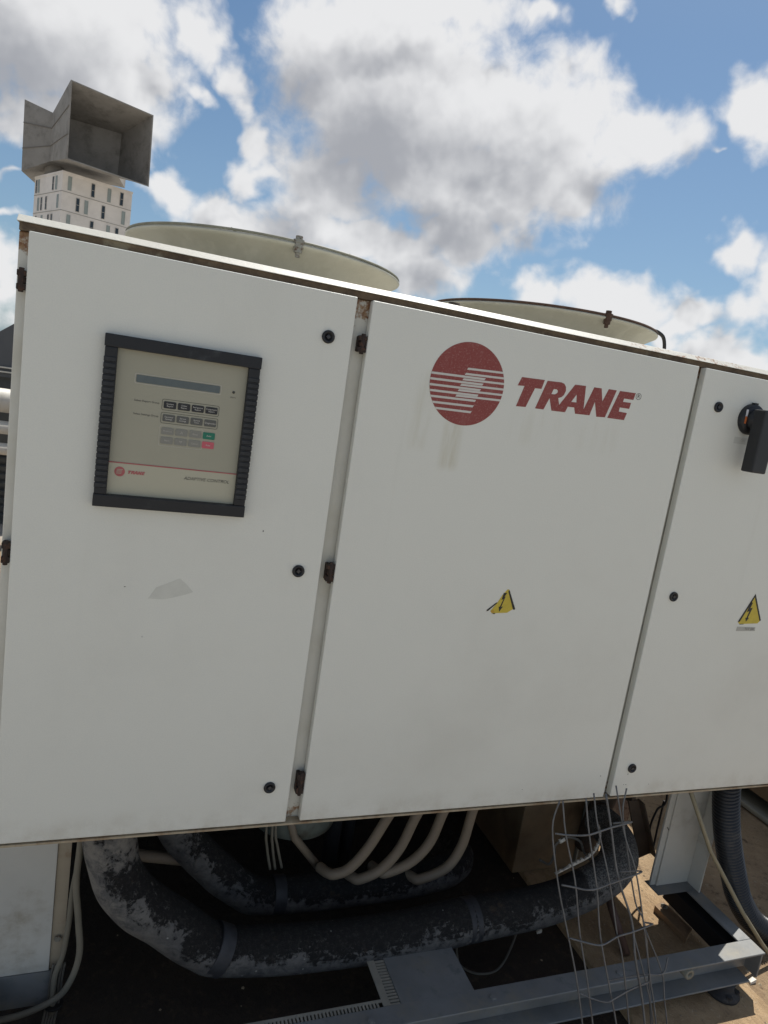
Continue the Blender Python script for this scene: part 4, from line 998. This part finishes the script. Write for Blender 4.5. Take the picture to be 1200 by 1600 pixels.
b = MB(); b.hexa([(1.905, .36, -.285), (1.948, .36, -.285), (2.058, .36, -.505), (2.010, .36, -.520)], [(1.905, .367, -.285), (1.948, .367, -.285), (2.058, .367, -.505), (2.010, .367, -.520)]); b.build('plate', 'brown_steel', t)
b = MB(); b.hexa([(1.9485, .335, -.283), (1.954, .335, -.283), (2.064, .335, -.503), (2.0585, .335, -.505)], [(1.9485, .367, -.283), (1.954, .367, -.283), (2.064, .367, -.503), (2.0585, .367, -.505)]); b.build('lip', 'brown_steel', t)
b = MB(); b.box(1.92, 1.935, .362, .45, -.30, -.01); b.build('hanger', 'brown_steel', t)
b = MB()
lp = [(2.02, .42, .0), (2.115, .40, -.30), (2.085, .40, -.36), (2.072, .40, -.42), (2.082, .40, -.48), (2.108, .40, -.53), (2.13, .42, -.45), (2.13, .42, -.34)]
b.tube(smooth_path(lp, 8), .0038, 8); tag(b.build('dark_cable_loop', 'cable_dark'), 'loop of thin black cable beside the white right leg', 'cable')
b = MB(); b.box(2.305, 2.44, .455, .465, -.60, -.02); tag(b.build('backing_plate', 'coil_dark'), 'dark upright plate behind the corrugated hose', 'plate')

# corrugated hose
hp = smooth_path([(2.050, .13, -.005), (2.058, .13, -.10), (2.112, .13, -.265), (2.208, .13, -.462), (2.262, .13, -.545), (2.335, .125, -.622), (2.43, .11, -.672), (2.56, .08, -.678), (2.75, .0, -.678)], 40)
dense = []
acc = 0.0; step = .0021; dense.append(hp[0])
for i in range(1, len(hp)):
    seg = (hp[i] - hp[i - 1]); L = seg.length; pos = 0
    while acc + (L - pos) >= step:
        pos += step - acc; acc = 0; dense.append(hp[i - 1] + seg * (pos / L))
    acc += L - pos
ND = len(dense)
b = MB(); b.tube(dense, lambda t: .0350 + .0075 * (0.5 + 0.5 * math.sin(2 * math.pi * t * (ND - 1) / 6.0)) , 28)
tag(b.build('corrugated_hose', 'corrugated'), 'thick black corrugated hose hanging past the right leg to the roof', 'hose')
b = MB(); b.tube([(1.846, .104, -.03), (2.02, .10, -.298), (2.20, .072, -.525), (2.300, .052, -.640), (2.372, .04, -.713)], .0068, 10)
tag(b.build('pale_conduit', 'pale_rod'), 'thin pale conduit slanting down in front of the corrugated hose', 'conduit')

# loose boards and scraps on the plinth
t = thing('wooden_strip', (2.12, .26, -.70), 'short brown wooden strip lying on the plinth beside the frame', 'plank')
b = MB(); b.hexa([(2.077, 0.305, -0.6995), (2.128, 0.319, -0.6995), (2.136, 0.184, -0.6995), (2.080, 0.152, -0.6995)], [(2.077, 0.305, -0.676), (2.128, 0.319, -0.676), (2.136, 0.184, -0.676), (2.080, 0.152, -0.676)]); b.build('board', 'plank_wood', t, bevel=.002)
b = MB(); b.lathe([(.004, -.6755), (.012, -.6755), (.012, -.6715), (.004, -.6715)], (2.108, 0.292, 0), 'Z', 12, close=True); b.build('washer', 'bolt_grey', t)
for k, (x, y, s_, lab) in enumerate(((2.215, -.005, .014, 'small white scrap lying just right of the frame corner'), (1.60, .31, .010, 'small white scrap lying behind the black pipe'))):
    b = MB(); z = GZ if x > 2.17 or x < 1.68 else -.70
    b.hexa([(x - s_, y - s_ * .6, z + .001), (x + s_, y - s_ * .4, z + .001), (x + s_ * .8, y + s_ * .7, z + .001), (x - s_ * .7, y + s_ * .5, z + .001)],
           [(x - s_ * .9, y - s_ * .5, z + .008), (x + s_ * .9, y - s_ * .4, z + .014), (x + s_ * .7, y + s_ * .6, z + .012), (x - s_ * .6, y + s_ * .4, z + .006)])
    tag(b.build('scrap', 'jacket_white'), lab, 'scrap')

# ------------------------------------------------------------------ wire cable tray leaning on the cabinet
WIRES = [
   [(1.252,-0.073,0.053),(1.237,-0.093,-0.012),(1.257,-0.130,-0.137),(1.282,-0.160,-0.235),(1.302,-0.192,-0.344),(1.325,-0.226,-0.456),(1.339,-0.247,-0.525)] ,
   [(1.250,-0.086,0.061),(1.266,-0.109,-0.017),(1.288,-0.141,-0.123),(1.314,-0.177,-0.244),(1.335,-0.207,-0.345),(1.354,-0.239,-0.448),(1.363,-0.259,-0.517)] ,
   [(1.308,-0.098,0.071),(1.316,-0.122,-0.008),(1.342,-0.159,-0.134),(1.367,-0.193,-0.247),(1.397,-0.233,-0.380),(1.409,-0.253,-0.445),(1.418,-0.273,-0.514)] ,
   [(1.347,-0.078,0.069),(1.364,-0.101,-0.008),(1.393,-0.140,-0.136),(1.421,-0.177,-0.260),(1.441,-0.195,-0.321),(1.462,-0.240,-0.470),(1.468,-0.261,-0.539)] ,
   [(1.399,-0.063,0.054),(1.422,-0.086,-0.024),(1.451,-0.123,-0.147),(1.477,-0.155,-0.254),(1.495,-0.179,-0.335),(1.518,-0.209,-0.433),(1.524,-0.228,-0.496),(1.530,-0.249,-0.567)] ,
   [(1.447,-0.041,0.060),(1.480,-0.077,-0.060),(1.509,-0.104,-0.149),(1.544,-0.142,-0.275),(1.571,-0.184,-0.416),(1.583,-0.216,-0.522)] ,
   [(1.498,-0.027,0.040),(1.484,-0.045,-0.018),(1.505,-0.073,-0.112),(1.538,-0.113,-0.247),(1.573,-0.139,-0.334)] ,
   [(1.554,-0.139,-0.299),(1.609,-0.173,-0.413),(1.617,-0.191,-0.475),(1.626,-0.212,-0.544)] ,
   [(1.514,-0.131,-0.290),(1.566,-0.181,-0.456),(1.580,-0.206,-0.541)] ,
   [(1.633,-0.162,-0.378),(1.614,-0.173,-0.414),(1.550,-0.173,-0.412),(1.438,-0.171,-0.407)] ,
]
CROSS = [
   [(1.237,-0.095,-0.019),(1.266,-0.109,-0.016),(1.311,-0.122,-0.011),(1.372,-0.104,-0.017),(1.422,-0.086,-0.024),(1.488,-0.068,-0.031),(1.504,-0.055,-0.038),(1.459,-0.043,-0.047)] ,
   [(1.260,-0.130,-0.137),(1.287,-0.145,-0.135),(1.309,-0.159,-0.133),(1.339,-0.159,-0.135),(1.393,-0.142,-0.142),(1.451,-0.124,-0.150),(1.535,-0.097,-0.161),(1.541,-0.084,-0.167),(1.487,-0.075,-0.170)] ,
   [(1.285,-0.166,-0.258),(1.317,-0.182,-0.260),(1.347,-0.197,-0.260),(1.370,-0.197,-0.260),(1.424,-0.178,-0.265),(1.486,-0.162,-0.276),(1.570,-0.136,-0.291),(1.583,-0.128,-0.296),(1.564,-0.118,-0.297)] ,
   [(1.316,-0.204,-0.383),(1.350,-0.221,-0.390),(1.377,-0.236,-0.389),(1.397,-0.235,-0.385),(1.471,-0.209,-0.399),(1.557,-0.184,-0.416)] ,
]
t = thing('wire_tray', (1.42, -.25, GZ), 'bent steel wire cable tray leaning against the cabinet below the middle door', 'cable tray')
for k, l in enumerate(WIRES):
    pts = [Vector(q) for q in l]
    if k < 9:
        d = (pts[-1] - pts[-2]).normalized(); d = Vector((.06, -.30, -1)); z1 = GZ + .003
        e = pts[-1]; pts.append(e + d * ((e.z - z1)))
    jr = random.Random(60 + k); pts = [pts[0]] + [q + Vector((jr.gauss(0, .0035), jr.gauss(0, .004), 0)) for q in pts[1:-1]] + [pts[-1]]
    b = MB(); b.tube(smooth_path(pts, 5), (.0030 if k == 4 else .0021), 8); b.build('long_wire', 'galv_wire', t)
for l in CROSS:
    b = MB(); b.tube(smooth_path([Vector(q) - Vector((0, .004, 0)) for q in l], 5), .0023, 8); b.build('cross_wire', 'galv_wire', t)
